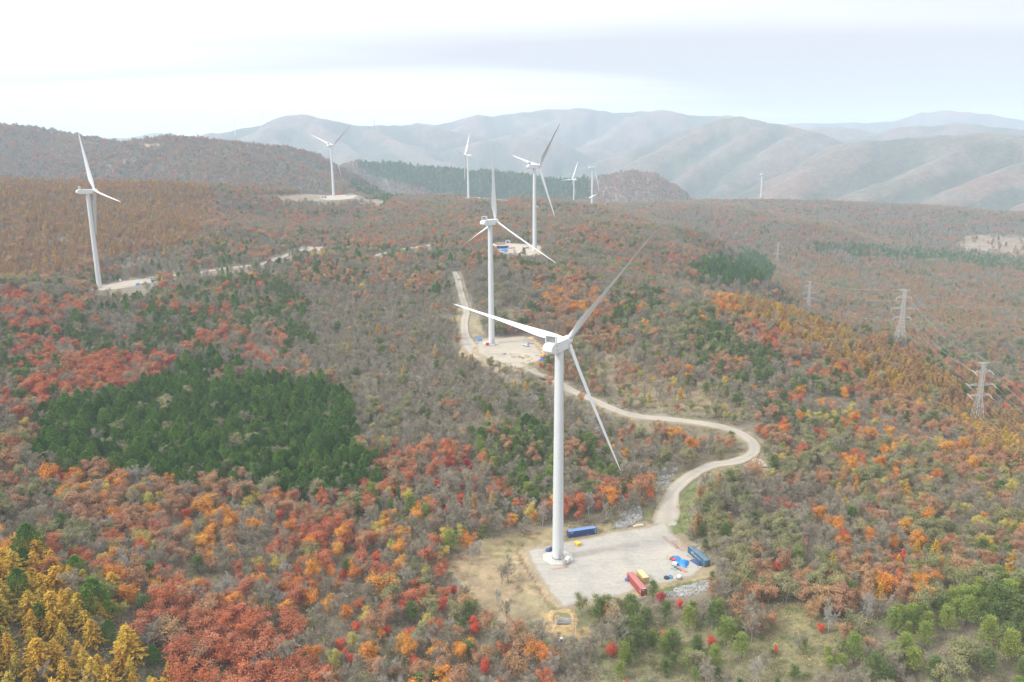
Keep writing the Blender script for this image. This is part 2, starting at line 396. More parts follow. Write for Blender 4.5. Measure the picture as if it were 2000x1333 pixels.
# structures
MAT['white'] = simple('turbine_white_paint', (0.62, 0.635, 0.63), 0.35, var=0.012, scale=0.12)
MAT['tower'] = simple('tower_white_paint', (0.52, 0.545, 0.55), 0.35, var=0.014, scale=0.12)
MAT['seam'] = simple('flange_seam', (0.50, 0.52, 0.53), 0.5)
MAT['dark'] = simple('dark_grey_steel', (0.10, 0.105, 0.11), 0.55)
MAT['radiator'] = simple('radiator_grey', (0.19, 0.20, 0.21), 0.55, var=0.1, scale=4)
MAT['steel'] = simple('galvanised_steel', (0.374, 0.374, 0.360), 0.45, metal=0.25, var=0.1)
MAT['pylon'] = simple('pylon_steel', (0.46, 0.465, 0.45), 0.6, metal=0.0, var=0.08)
MAT['insul'] = simple('insulator_porcelain', (0.55, 0.55, 0.54), 0.25, var=0.02)
MAT['cable'] = simple('aluminium_cable', (0.446, 0.446, 0.439), 0.4, metal=0.3)
MAT['conc'] = simple('pale_concrete', (0.446, 0.432, 0.389), 0.85, var=0.08, scale=0.8, dirt=(0.44, 0.42, 0.37))
MAT['wood'] = simple('weathered_timber', (0.42, 0.33, 0.23), 0.85, var=0.2, scale=2)
MAT['plank'] = simple('red_brown_plank', (0.40, 0.24, 0.17), 0.85, var=0.2, scale=2)
MAT['rust'] = simple('rusty_steel_plate', (0.33, 0.24, 0.19), 0.8, var=0.2, scale=1.2)
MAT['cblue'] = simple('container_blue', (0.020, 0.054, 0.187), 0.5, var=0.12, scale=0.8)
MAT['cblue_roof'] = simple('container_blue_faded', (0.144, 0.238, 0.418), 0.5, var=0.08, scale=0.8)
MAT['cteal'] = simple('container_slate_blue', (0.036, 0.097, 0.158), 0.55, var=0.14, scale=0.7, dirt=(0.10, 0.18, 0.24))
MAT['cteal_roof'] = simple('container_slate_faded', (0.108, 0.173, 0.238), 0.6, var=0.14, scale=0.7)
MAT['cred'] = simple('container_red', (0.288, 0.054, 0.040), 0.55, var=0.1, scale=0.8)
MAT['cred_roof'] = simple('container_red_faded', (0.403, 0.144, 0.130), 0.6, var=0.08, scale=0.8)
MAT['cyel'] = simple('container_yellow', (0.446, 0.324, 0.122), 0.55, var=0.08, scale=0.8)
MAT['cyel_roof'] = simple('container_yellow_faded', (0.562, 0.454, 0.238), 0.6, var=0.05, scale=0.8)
MAT['cream'] = simple('cream_paint', (0.518, 0.461, 0.331), 0.55, var=0.06)
MAT['lettering'] = simple('white_lettering', (0.619, 0.634, 0.634), 0.5, var=0.02)
MAT['letyel'] = simple('yellow_lettering', (0.80, 0.70, 0.22), 0.5, var=0.02)
MAT['tarp'] = simple('blue_tarpaulin', (0.011, 0.194, 0.533), 0.45, var=0.18, scale=1.2)
MAT['tarpd'] = simple('navy_tarpaulin', (0.03, 0.06, 0.16), 0.5, var=0.2)
MAT['yellow'] = simple('yellow_plastic', (0.75, 0.46, 0.03), 0.4, var=0.06)
MAT['orange'] = simple('orange_paint', (0.70, 0.30, 0.05), 0.5, var=0.08)
MAT['redp'] = simple('red_paint', (0.48, 0.035, 0.05), 0.4, var=0.06)
MAT['bluep'] = simple('blue_plastic', (0.03, 0.12, 0.50), 0.4, var=0.08)
MAT['cyanp'] = simple('light_blue_plastic', (0.10, 0.34, 0.62), 0.45, var=0.1)
MAT['salmon'] = simple('red_oxide_beam', (0.52, 0.24, 0.17), 0.6, var=0.1)
MAT['carw'] = simple('white_car_paint', (0.547, 0.554, 0.562), 0.25, var=0.01)
MAT['cars'] = simple('silver_car_paint', (0.42, 0.45, 0.50), 0.3, metal=0.3, var=0.02)
MAT['card'] = simple('dark_car_paint', (0.06, 0.08, 0.10), 0.25, var=0.02)
MAT['carb'] = simple('blue_truck_paint', (0.06, 0.20, 0.42), 0.3, var=0.03)
MAT['glass'] = simple('dark_glass', (0.035, 0.045, 0.055), 0.08, var=0.02)
MAT['tyre'] = simple('black_rubber', (0.03, 0.03, 0.032), 0.85, var=0.1)
MAT['stone'] = simple('grey_stone', (0.34, 0.33, 0.315), 0.9, var=0.28, scale=0.9)
MAT['sand'] = simple('sandy_soil', (0.360, 0.252, 0.122), 0.95, var=0.2, scale=0.7)
MAT['green'] = simple('green_sheet', (0.20, 0.33, 0.28), 0.6)

def ground_mat():
    m, nt = new_mat('forest_floor')
    g = add(nt, 'ShaderNodeNewGeometry').outputs['Position']
    f1 = noise(nt, g, 0.05, 6, 0.65)
    f2 = noise(nt, g, 0.9, 4, 0.7)
    c = ramp(nt, f1, [(0.30, (0.105, 0.098, 0.056)), (0.48, (0.15, 0.126, 0.084)), (0.62, (0.17, 0.147, 0.10)), (0.75, (0.135, 0.13, 0.063))])
    k = ramp(nt, f2, [(0.25, (0.55,) * 3), (0.75, (1.45,) * 3)])
    c = mixc(nt, 1.0, c, k, 'MULTIPLY')
    a = add(nt, 'ShaderNodeVertexColor'); a.layer_name = 'cover'
    f3 = noise(nt, g, 0.35, 5, 0.7)
    k3 = ramp(nt, f3, [(0.25, (0.72,) * 3), (0.75, (1.28,) * 3)])
    cv = mixc(nt, 1.0, a.outputs['Color'], k3, 'MULTIPLY')
    f6 = noise(nt, g, 0.055, 3, 0.75)
    cv = mixc(nt, 1.0, cv, ramp(nt, f6, [(0.30, (0.62,) * 3), (0.70, (1.36,) * 3)]), 'MULTIPLY')
    am = add(nt, 'ShaderNodeMath', operation='MULTIPLY_ADD')
    nt.links.new(f3, am.inputs[0]); am.inputs[1].default_value = 0.7; am.inputs[2].default_value = -0.35
    a2 = add(nt, 'ShaderNodeMath', operation='ADD', use_clamp=True)
    nt.links.new(a.outputs['Alpha'], a2.inputs[0]); nt.links.new(am.outputs[0], a2.inputs[1])
    a3 = add(nt, 'ShaderNodeMath', operation='MULTIPLY', use_clamp=True)
    nt.links.new(a2.outputs[0], a3.inputs[0])
    gt = add(nt, 'ShaderNodeMath', operation='GREATER_THAN'); nt.links.new(a.outputs['Alpha'], gt.inputs[0]); gt.inputs[1].default_value = 0.02
    nt.links.new(gt.outputs[0], a3.inputs[1])
    c = mixc(nt, a3.outputs[0], c, cv)
    b = add(nt, 'ShaderNodeBsdfPrincipled'); b.inputs['Roughness'].default_value = 0.95
    nt.links.new(c, b.inputs['Base Color'])
    bp = add(nt, 'ShaderNodeBump'); bp.inputs['Strength'].default_value = 0.6; bp.inputs['Distance'].default_value = 0.6
    nt.links.new(f2, bp.inputs['Height']); nt.links.new(bp.outputs[0], b.inputs['Normal'])
    out(nt, b.outputs[0]); return m
MAT['ground'] = ground_mat()

def gravel_mat(name, base, stain):
    m, nt = new_mat(name)
    g = add(nt, 'ShaderNodeNewGeometry').outputs['Position']
    f1 = noise(nt, g, 0.06, 6, 0.6, 0.4)
    f2 = noise(nt, g, 0.7, 5, 0.7)
    f4 = noise(nt, g, 5.0, 3, 0.7)
    c = ramp(nt, f1, [(0.30, tuple(b * s for b, s in zip(base, (0.84, 0.85, 0.88)))), (0.5, base), (0.68, tuple(min(0.85, b * s) for b, s in zip(base, (1.12, 1.08, 1.02))))])
    k = ramp(nt, f2, [(0.25, (0.86,) * 3), (0.75, (1.12,) * 3)])
    c = mixc(nt, 1.0, c, k, 'MULTIPLY')
    k = ramp(nt, f4, [(0.25, (0.88,) * 3), (0.75, (1.1,) * 3)])
    c = mixc(nt, 1.0, c, k, 'MULTIPLY')
    # wheel tracks: long faint streaks in two crossing directions, broken by patches
    for ang_, sc_ in ((-16, (0.05, 0.55, 1)), (62, (0.06, 0.7, 1))):
        mp = add(nt, 'ShaderNodeMapping'); mp.inputs['Rotation'].default_value = (0, 0, R(ang_)); mp.inputs['Scale'].default_value = sc_
        nt.links.new(g, mp.inputs[0])
        f5 = noise(nt, mp.outputs[0], 1.0, 4, 0.65, 2.2)
        k = ramp(nt, f5, [(0.34, (0.90,) * 3), (0.62, (1.06,) * 3)])
        c = mixc(nt, ramp(nt, noise(nt, g, 0.05, 3), [(0.4, (0, 0, 0)), (0.6, (1, 1, 1))]), c, mixc(nt, 1.0, c, k, 'MULTIPLY'))
    # soil creeping in from the edges
    ea = add(nt, 'ShaderNodeAttribute'); ea.attribute_name = 'edge'
    es = add(nt, 'ShaderNodeMath', operation='ADD'); nt.links.new(ea.outputs['Fac'], es.inputs[0]); nt.links.new(f2, es.inputs[1])
    c = mixc(nt, ramp(nt, es.outputs[0], [(0.0, (0, 0, 0)), (0.62, (0, 0, 0)), (1.0, (0.8,) * 3)]), c, tuple(b_ * s_ for b_, s_ in zip(base, (0.74, 0.64, 0.48))))
    ra = add(nt, 'ShaderNodeAttribute'); ra.attribute_name = 'rut'
    rm_ = add(nt, 'ShaderNodeMath', operation='MULTIPLY'); nt.links.new(ra.outputs['Fac'], rm_.inputs[0]); nt.links.new(f2, rm_.inputs[1])
    c = mixc(nt, ramp(nt, rm_.outputs[0], [(0.15, (0, 0, 0)), (0.6, (0.55,) * 3)]), c, tuple(b_ * s_ for b_, s_ in zip(base, (0.70, 0.68, 0.62))))
    f3 = noise(nt, g, 0.13, 5, 0.7, 1.2)
    st = ramp(nt, f3, [(0.60, (0, 0, 0)), (0.74, (0.75,) * 3)])
    c = mixc(nt, st, c, stain)
    b = add(nt, 'ShaderNodeBsdfPrincipled'); b.inputs['Roughness'].default_value = 0.95
    nt.links.new(c, b.inputs['Base Color'])
    bp = add(nt, 'ShaderNodeBump'); bp.inputs['Strength'].default_value = 0.5; bp.inputs['Distance'].default_value = 0.1
    nt.links.new(f4, bp.inputs['Height']); nt.links.new(bp.outputs[0], b.inputs['Normal'])
    out(nt, b.outputs[0]); return m
MAT['gravel'] = gravel_mat('pale_gravel', (0.335, 0.315, 0.275), (0.235, 0.225, 0.205))
MAT['road'] = gravel_mat('road_gravel', (0.335, 0.305, 0.255), (0.26, 0.235, 0.19))
MAT['sandpad'] = gravel_mat('sandy_gravel', (0.345, 0.305, 0.245), (0.265, 0.235, 0.19))

# ------------------------------------------------------------------ mesh helpers
def tag(o, label=None, cat=None, group=None, kind=None):
    if label: o['label'] = label
    if cat: o['category'] = cat
    if group: o['group'] = group
    if kind: o['kind'] = kind
    return o
def empty(name, loc, rz=0.0, label=None, cat=None, group=None):
    o = bpy.data.objects.new(name, None); COL.objects.link(o)
    o.empty_display_size = 0.5
    o.location = tuple(loc); o.rotation_euler = (0, 0, rz)
    return tag(o, label, cat, group)
class MB:
    def __init__(s): s.v = []; s.f = []; s.sm = []
    def poly(s, vs, fs, smooth=False, M=None):
        n = len(s.v)
        for p in vs:
            p = Vector(p)
            if M is not None: p = M @ p
            s.v.append(tuple(p))
        for f in fs: s.f.append(tuple(i + n for i in f)); s.sm.append(smooth)
        return s
    def box(s, c, d, M=None, rz=0.0):
        x, y, z = d[0] / 2, d[1] / 2, d[2] / 2
        vs = [(-x, -y, -z), (x, -y, -z), (x, y, -z), (-x, y, -z), (-x, -y, z), (x, -y, z), (x, y, z), (-x, y, z)]
        T = Matrix.Translation(c) @ Matrix.Rotation(rz, 4, 'Z')
        if M is not None: T = M @ T
        return s.poly(vs, [(0, 3, 2, 1), (4, 5, 6, 7), (0, 1, 5, 4), (1, 2, 6, 5), (2, 3, 7, 6), (3, 0, 4, 7)], M=T)
    def tube(s, p0, p1, r0, r1=None, n=8, caps=True, smooth=True, M=None):
        r1 = r0 if r1 is None else r1
        p0 = Vector(p0); p1 = Vector(p1); d = (p1 - p0)
        q = d.to_track_quat('Z', 'Y')
        vs = []
        for p, r in ((p0, r0), (p1, r1)):
            for i in range(n):
                a = 2 * math.pi * i / n
                vs.append(p + q @ Vector((r * math.cos(a), r * math.sin(a), 0)))
        fs = [(i, (i + 1) % n, n + (i + 1) % n, n + i) for i in range(n)]
        s.poly(vs, fs, smooth, M)
        if caps: s.poly(vs, [tuple(range(n - 1, -1, -1)), tuple(range(n, 2 * n))], False, M)
        return s
    def lathe(s, prof, n=24, M=None, smooth=True, caps=True):
        vs = []
        for r, z in prof:
            for i in range(n):
                a = 2 * math.pi * i / n; vs.append((r * math.cos(a), r * math.sin(a), z))
        fs = []
        for k in range(len(prof) - 1):
            for i in range(n):
                fs.append((k * n + i, k * n + (i + 1) % n, (k + 1) * n + (i + 1) % n, (k + 1) * n + i))
        s.poly(vs, fs, smooth, M)
        if caps:
            s.poly(vs, [tuple(range(n - 1, -1, -1)), tuple(range((len(prof) - 1) * n, len(prof) * n))], False, M)
        return s
    def loft(s, rings, smooth=True, caps=True, M=None):
        n = len(rings[0]); vs = [p for r in rings for p in r]; fs = []
        for k in range(len(rings) - 1):
            for i in range(n):
                fs.append((k * n + i, k * n + (i + 1) % n, (k + 1) * n + (i + 1) % n, (k + 1) * n + i))
        s.poly(vs, fs, smooth, M)
        if caps: s.poly(vs, [tuple(range(n - 1, -1, -1)), tuple(range((len(rings) - 1) * n, len(rings) * n))], False, M)
        return s
    def extrude(s, prof, y0, y1, M=None, smooth=False):
        """profile in XZ extruded along Y"""
        n = len(prof)
        vs = [(x, y0, z) for x, z in prof] + [(x, y1, z) for x, z in prof]
        fs = [(i, (i + 1) % n, n + (i + 1) % n, n + i) for i in range(n)]
        s.poly(vs, fs, smooth, M)
        return s.poly(vs, [tuple(range(n - 1, -1, -1)), tuple(range(n, 2 * n))], False, M)
    def build(s, name, mat, parent=None, bevel=0.0, loc=None):
        me = bpy.data.meshes.new(name)
        me.from_pydata(s.v, [], s.f)
        me.polygons.foreach_set('use_smooth', s.sm)
        bm = bmesh.new(); bm.from_mesh(me)
        bmesh.ops.remove_doubles(bm, verts=bm.verts, dist=1e-4)
        bmesh.ops.recalc_face_normals(bm, faces=bm.faces)
        bm.to_mesh(me); bm.free()
        me.update()
        o = bpy.data.objects.new(name, me); COL.objects.link(o)
        mat = MAT[mat] if isinstance(mat, str) else mat
        me.materials.append(mat)
        if parent: o.parent = parent
        if loc is not None: o.location = tuple(loc)
        if bevel > 0:
            b = o.modifiers.new('bevel', 'BEVEL'); b.width = bevel; b.segments = 2; b.limit_method = 'ANGLE'; b.angle_limit = R(40)
        return o
def np_mesh(name, V, F, mat_idx=None, smooth=False):
    me = bpy.data.meshes.new(name)
    V = np.asarray(V, np.float32); F = np.asarray(F, np.int32)
    me.vertices.add(len(V)); me.vertices.foreach_set('co', V.ravel())
    k = F.shape[1]
    me.loops.add(F.size); me.loops.foreach_set('vertex_index', F.ravel())
    me.polygons.add(len(F)); me.polygons.foreach_set('loop_start', np.arange(0, F.size, k, dtype=np.int32))
    if mat_idx is not None: me.polygons.foreach_set('material_index', np.asarray(mat_idx, np.int32))
    me.polygons.foreach_set('use_smooth', np.full(len(F), smooth))
    me.update(calc_edges=True); me.validate()
    return me
def copy_tree(o, parent=None):
    c = o.copy(); COL.objects.link(c)
    if parent is not None: c.parent = parent
    for ch in list(o.children): copy_tree(ch, c)
    return c
# ------------------------------------------------------------------ ground, one sheet to the horizon
def vis_poly_mask(px, py, r, poly, dmin, dmax):
    return inpoly(px, py, poly) & (r > dmin) & (r < dmax)
# land cover: pixel polygon, distance range, colour, strength
COVER = [
 ([(868, 1100), (905, 1075), (960, 1050), (1010, 1046), (1085, 1058), (1060, 1075), (1022, 1076), (1040, 1120), (1095, 1190), (1085, 1205), (1000, 1225), (950, 1200), (905, 1150)], 200, 330, (0.322, 0.238, 0.133), 0.75),
 ([(930, 1060), (1000, 1040), (1085, 1030), (1088, 1058), (1022, 1070), (990, 1100), (950, 1090)], 220, 330, (0.245, 0.20, 0.095), 0.7),
 ([(1010, 1150), (1060, 1165), (1075, 1195), (1040, 1215), (985, 1205)], 210, 300, (0.255, 0.205, 0.105), 0.6),
 ([(1060, 1195), (1140, 1195), (1155, 1245), (1060, 1250)], 190, 280, (0.336, 0.231, 0.098), 0.9),
 ([(1050, 1040), (1085, 1030), (1205, 1022), (1215, 1035), (1110, 1060), (1060, 1070)], 240, 340, (0.266, 0.210, 0.105), 0.8),
 ([(1308, 1060), (1305, 1040), (1320, 1030), (1350, 1060), (1395, 1100), (1400, 1130), (1340, 1150), (1290, 1160), (1240, 1172), (1275, 1140), (1376, 1118)], 230, 330, (0.301, 0.238, 0.133), 0.85),
 ([(1260, 1165), (1290, 1150), (1400, 1123), (1402, 1131), (1290, 1160)], 230, 300, (0.112, 0.147, 0.035), 0.9),
 ([(1312, 1045), (1306, 1005), (1322, 962), (1362, 935), (1366, 960), (1350, 1000), (1345, 1045)], 250, 420, (0.119, 0.154, 0.042), 0.8),
 ([(1195, 1035), (1270, 1015), (1300, 985), (1282, 985), (1240, 1002), (1190, 1018)], 250, 400, (0.133, 0.154, 0.049), 0.6),
 ([(1050, 1165), (1100, 1192), (1250, 1172), (1250, 1200), (1120, 1230)], 200, 280, (0.140, 0.154, 0.049), 0.6),
 ([(880, 690), (905, 676), (890, 600), (905, 600), (905, 640), (940, 700), (1005, 730), (985, 735), (915, 712)], 450, 800, (0.294, 0.231, 0.133), 0.7),
 ([(915, 598), (935, 618), (948, 658), (925, 658), (918, 640)], 450, 800, (0.280, 0.231, 0.133), 0.7),
 ([(1030, 654), (1046, 655), (1075, 690), (1060, 700)], 450, 700, (0.350, 0.259, 0.140), 0.9),
 ([(975, 640), (1060, 640), (1090, 690), (1070, 688), (1040, 658), (985, 660)], 450, 750, (0.119, 0.087, 0.070), 0.8),
 ([(1030, 715), (1060, 704), (1090, 705), (1110, 745), (1060, 732)], 420, 600, (0.224, 0.189, 0.091), 0.7),
 ([(1140, 690), (1230, 678), (1300, 690), (1400, 745), (1480, 800), (1440, 815), (1250, 800), (1160, 750)], 380, 620, (0.238, 0.175, 0.091), 0.55),
 ([(1180, 815), (1400, 835), (1440, 860), (1445, 890), (1380, 905), (1330, 925), (1280, 930), (1240, 900)], 330, 520, (0.154, 0.126, 0.063), 0.5),
 ([(1862, 478), (1890, 458), (1930, 456), (2100, 466), (2100, 512), (1960, 502), (1890, 492)], 1000, 2100, (0.215, 0.165, 0.115), 0.8),
 ([(500, 388), (600, 378), (660, 372), (700, 378), (755, 394), (740, 400), (690, 392), (640, 393), (560, 396)], 1150, 1700, (0.205, 0.16, 0.105), 0.75),
 ([(890, 388), (960, 382), (1000, 392), (985, 400), (905, 396)], 1300, 2000, (0.322, 0.259, 0.182), 0.9),
 ([(265, 283), (315, 283), (312, 291), (285, 292)], 1500, 3000, (0.322, 0.266, 0.154), 0.9),
 ([(585, 482), (632, 482), (632, 490), (590, 490)], 700, 1200, (0.364, 0.315, 0.245), 0.8),
 ([(1470, 1195), (1560, 1170), (1640, 1230), (1620, 1333), (1480, 1333)], 180, 300, (0.189, 0.168, 0.077), 0.75),
 ([(1250, 1200), (1480, 1230), (1480, 1333), (1180, 1333), (1150, 1270)], 180, 300, (0.168, 0.161, 0.077), 0.6),
 ([(1660, 1060), (1780, 1030), (1830, 1090), (1720, 1130)], 230, 400, (0.210, 0.154, 0.084), 0.5),
]
def fold(x, y):
    """how far the ground stands above (+) or below (-) the ground to either side, in metres"""
    rr_ = np.hypot(x, y); s = 90 + 0.02 * rr_
    ax, ay = y / rr_ * s, -x / rr_ * s
    z0 = height(x, y, True)
    return z0 - 0.5 * (height(x + ax, y + ay, True) + height(x - ax, y - ay, True))
DITCH = [(1003, 1064), (1020, 1100), (1042, 1135), (1056, 1158), (1070, 1180), (1085, 1200)]
def build_ground():
    naz = 660
    az = np.radians(np.linspace(-66, 66, naz))
    rr = np.concatenate([np.linspace(40, 200, 40, endpoint=False), np.arange(200, 420, 1.25), np.geomspace(420, 2400, 330)[:-1], np.geomspace(2400, 11500, 210)])
    nr = len(rr)
    A, RR = np.meshgrid(az, rr)
    X = RR * np.sin(A); Y = RR * np.cos(A)
    Z = height(X, Y)
    dp = np.hypot(X - PIT_C[0], Y - PIT_C[1])
    V = np.stack([X.ravel(), Y.ravel(), Z.ravel()], 1)
    i = np.arange(nr - 1)[:, None] * naz + np.arange(naz - 1)[None]
    F = np.stack([i, i + 1, i + naz + 1, i + naz], -1).reshape(-1, 4)
    P = proj(V); px, py = P[:, 0], P[:, 1]; r = RR.ravel()
    wob = (fbm(V[:, 0] / 5, V[:, 1] / 5, 77) - 0.5)
    px = px + wob * 14 * 300 / np.maximum(r, 200); py = py + (fbm(V[:, 0] / 6, V[:, 1] / 6, 78) - 0.5) * 9 * 300 / np.maximum(r, 200)
    C = np.zeros((len(V), 4), np.float32); C[:, :3] = 0.3
    for poly, d0, d1, col, a in COVER:
        m = vis_poly_mask(px, py, r, poly, d0, d1)
        C[m, :3] = col; C[m, 3] = a
    d = polydist(px, py, DITCH, closed=False)
    m = (d < 2.6) & (r > 215) & (r < 320); C[m] = (0.16, 0.11, 0.06, 0.95)
    for poly, pz in PADS[:4]:
        dd = polydist(V[:, 0], V[:, 1], poly); m = (dd < 3.2 + wob * 4) & (C[:, 3] < 0.3)
        C[m] = (0.31, 0.25, 0.15, 0.75)
    for P3, w in ROADS3:
        xs = P3[:, 0]; ys = P3[:, 1]
        m = (V[:, 0] > xs.min() - 12) & (V[:, 0] < xs.max() + 12) & (V[:, 1] > ys.min() - 12) & (V[:, 1] < ys.max() + 12)
        idx = np.nonzero(m)[0]
        dd = polydist(V[idx, 0], V[idx, 1], [tuple(p[:2]) for p in P3], closed=False)
        k = idx[(dd < w / 2 + 2.2 + wob[idx] * 3) & (C[idx, 3] < 0.3)]
        C[k] = (0.24, 0.20, 0.115, 0.7)
    # forested land seen from far away: canopy colour with the crowns' own shade mixed in
    n1 = fbm(V[:, 0] / 260, V[:, 1] / 260, 51); n2 = fbm(V[:, 0] / 60, V[:, 1] / 60, 52)
    base = np.stack([0.145 + 0.06 * (n1 - 0.5), 0.118 - 0.02 * (n1 - 0.5), 0.085 - 0.02 * (n1 - 0.5)], 1) * (0.75 + 0.5 * n2)[:, None]
    # far slopes: evergreen-dark folds, red-brown wooded spurs, painted in for shaded and sunlit relief
    kf = np.nonzero(r > 1700)[0]; rel = np.zeros(len(V)); rel[kf] = fold(V[kf, 0], V[kf, 1])
    tt = sstep(-6, 14, rel + (n2 - 0.5) * 22)[:, None]
    base = np.where((r > 1700)[:, None], np.array([0.095, 0.105, 0.07]) * (1 - tt) + (base * 1.2) * tt, base)
    n3 = fbm(V[:, 0] / 17, V[:, 1] / 17, 57, 2)
    base = base * ((1 - 0.28 * sstep(2450, 2800, r)) * (0.78 + 0.44 * n3))[:, None]  # darkened far out, in place of the missing crowns' self-shade
    m = (r > 1300) & (C[:, 3] < 0.3)
    C[m, :3] = base[m]; C[m, 3] = (sstep(1300, 2000, r) * 1.2)[m].clip(0, 1)
    me = np_mesh('ground', V, F, smooth=True)
    ca = me.color_attributes.new('cover', 'FLOAT_COLOR', 'POINT')
    ca.data.foreach_set('color', C.ravel())
    me.materials.append(MAT['ground'])
    o = bpy.data.objects.new('ground', me); COL.objects.link(o)
    return tag(o, kind='structure')

# ------------------------------------------------------------------ roads and pads
ROADS = [
 ('dirt_road', [(1300, 1030), (1308, 985), (1322, 955), (1350, 930), (1390, 912), (1430, 905), (1462, 893), (1474, 880), (1466, 862), (1440, 846), (1400, 834), (1350, 827), (1290, 820), (1235, 813), (1190, 798), (1150, 780), (1110, 760), (1075, 742), (1045, 728), (1000, 712)], 7.0),
 ('dirt_road', [(1462, 890), (1478, 900), (1492, 914)], 5.5),
 ('dirt_road', [(1000, 706), (955, 699), (932, 690), (915, 672), (908, 650), (907, 630), (911, 610), (905, 590), (898, 565), (893, 545), (887, 533)], 6.5),
 ('dirt_road', [(640, 522), (717, 505), (759, 494), (791, 487), (840, 480), (882, 475), (950, 478)], 7.0),
 ('dirt_road', [(300, 549), (350, 540), (400, 532), (440, 526), (490, 520), (520, 515), (560, 500), (600, 486)], 7.0),
 ('dirt_road', [(672, 388), (705, 393), (735, 398), (756, 398)], 8.0),
 ('dirt_road', [(950, 391), (985, 397), (1035, 402), (1062, 407), (1080, 412), (1108, 414)], 9.0),
]
def smooth_path(P, step):
    P = np.asarray(P, float); outp = []
    Q = np.vstack([2 * P[0] - P[1], P, 2 * P[-1] - P[-2]])
    for i in range(1, len(Q) - 2):
        p0, p1, p2, p3 = Q[i - 1], Q[i], Q[i + 1], Q[i + 2]
        n = max(2, int(np.linalg.norm(p2 - p1) / step))
        for t in np.arange(n) / n:
            outp.append(0.5 * (2 * p1 + (p2 - p0) * t + (2 * p0 - 5 * p1 + 4 * p2 - p3) * t * t + (3 * p1 - p0 - 3 * p2 + p3) * t ** 3))
    outp.append(P[-1]); return np.array(outp)
ROADS3 = []
for nm, pp, w in ROADS:
    P3 = np.array([ground_at(*p) for p in pp])
    ROADS3.append((smooth_path(P3[:, :2], 3.0), w))
GROUND = build_ground()
for (nm, pp, w), (P2, _) in zip(ROADS, ROADS3):
    t = np.gradient(P2, axis=0); t /= np.linalg.norm(t, axis=1)[:, None] + 1e-9
    nrm = np.stack([-t[:, 1], t[:, 0]], 1)
    wv = w * (1 + 0.16 * (fbm(P2[:, 0] / 9, P2[:, 1] / 9, 91) - 0.5) * 2)
    pd = np.full(len(P2), 99.0)
    for poly, pz in PADS:
        pd = np.minimum(pd, np.where(inpoly(P2[:, 0], P2[:, 1], poly), 0, polydist(P2[:, 0], P2[:, 1], poly)))
    wv = wv * (1 + 1.0 * (1 - sstep(0, 16, pd))); sink = 0.55 * (1 - sstep(0, 9, pd))
    prof = [(-0.5, -0.9), (-0.47, 0.02), (-0.40, 0.14), (-0.29, 0.19), (-0.21, 0.13), (-0.13, 0.19), (0.0, 0.22), (0.13, 0.19), (0.21, 0.13), (0.29, 0.19), (0.40, 0.14), (0.47, 0.02), (0.5, -0.9)]
    pe = [1, 1, 0.42, 0.1, 0, 0, 0, 0, 0, 0.1, 0.42, 1, 1]; pr = [0, 0, 0, 0, 0, .55, .9, .55, 0, 0, 0, 0, 0]
    zc = height(P2[:, 0], P2[:, 1]); zc = np.convolve(np.pad(zc, 3, mode='edge'), np.ones(7) / 7, 'valid')
    rows = []
    for u, dz in prof:
        j = (fbm(P2[:, 0] / 2.5, P2[:, 1] / 2.5, 93 + int(u > 0)) - 0.5) * (1.2 if abs(u) > 0.39 else 0)
        q = P2 + nrm * (u * wv + j)[:, None]
        zz = np.maximum(zc, height(q[:, 0], q[:, 1])) if abs(u) < 0.48 else zc
        rows.append(np.column_stack([q, zz + dz + 0.25 - sink]))
    V = np.stack(rows, 1).reshape(-1, 3); k = len(prof)
    i = np.arange(len(P2) - 1)[:, None] * k + np.arange(k - 1)[None]
    F = np.stack([i, i + k, i + k + 1, i + 1], -1).reshape(-1, 4)
    me = np_mesh(nm, V, F, smooth=True); me.materials.append(MAT['road'])
    for an, arr in (('edge', pe), ('rut', pr)):
        a_ = me.attributes.new(an, 'FLOAT', 'POINT'); a_.data.foreach_set('value', np.tile(np.array(arr, np.float32), len(P2)))
    o = bpy.data.objects.new(nm, me); COL.objects.link(o); tag(o, kind='structure')

def pad(poly, z, mat):
    P = np.array(poly); g = 0.6 if np.hypot(*P.mean(0)) < 700 else 1.4
    xs = np.arange(P[:, 0].min() - 2, P[:, 0].max() + 2, g); ys = np.arange(P[:, 1].min() - 2, P[:, 1].max() + 2, g)
    gx, gy = np.meshgrid(xs, ys); gx = gx + (vnoise(gx * 1.7, gy * 1.7, 1) - .5) * g * .5; gy = gy + (vnoise(gx * 1.7, gy * 1.7, 2) - .5) * g * .5
    d = polydist(gx, gy, poly); sd = np.where(inpoly(gx, gy, poly), -d, d) + (fbm(gx / 3, gy / 3, 15) - .5) * 2.2 + (vnoise(gx * 1.3, gy * 1.3, 16) - .5) * .5
    e = np.clip(1 + sd / 2.6, 0, 1)
    zz = z - 0.12 * sstep(0.55, 1.0, e)
    k = (sd < 0).ravel(); n = len(xs)
    i = np.arange(len(ys) - 1)[:, None] * n + np.arange(n - 1)[None]
    F = np.stack([i, i + 1, i + n + 1, i + n], -1).reshape(-1, 4)
    F = F[k[F].all(1)]
    used = np.unique(F); remap = np.full(len(k), -1); remap[used] = np.arange(len(used))
    V = np.stack([gx.ravel(), gy.ravel(), zz.ravel()], 1)[used]
    me = np_mesh('gravel_pad', V, remap[F], smooth=True); me.materials.append(MAT[mat])
    a_ = me.attributes.new('edge', 'FLOAT', 'POINT'); a_.data.foreach_set('value', e.ravel()[used].astype(np.float32))
    o = bpy.data.objects.new('gravel_pad', me); COL.objects.link(o); tag(o, kind='structure')
for (poly, z), m in zip(PADS, ['gravel', 'sandpad', 'sandpad', 'sandpad', 'sandpad', 'sandpad']):
    pad(poly, z + 0.02, m)

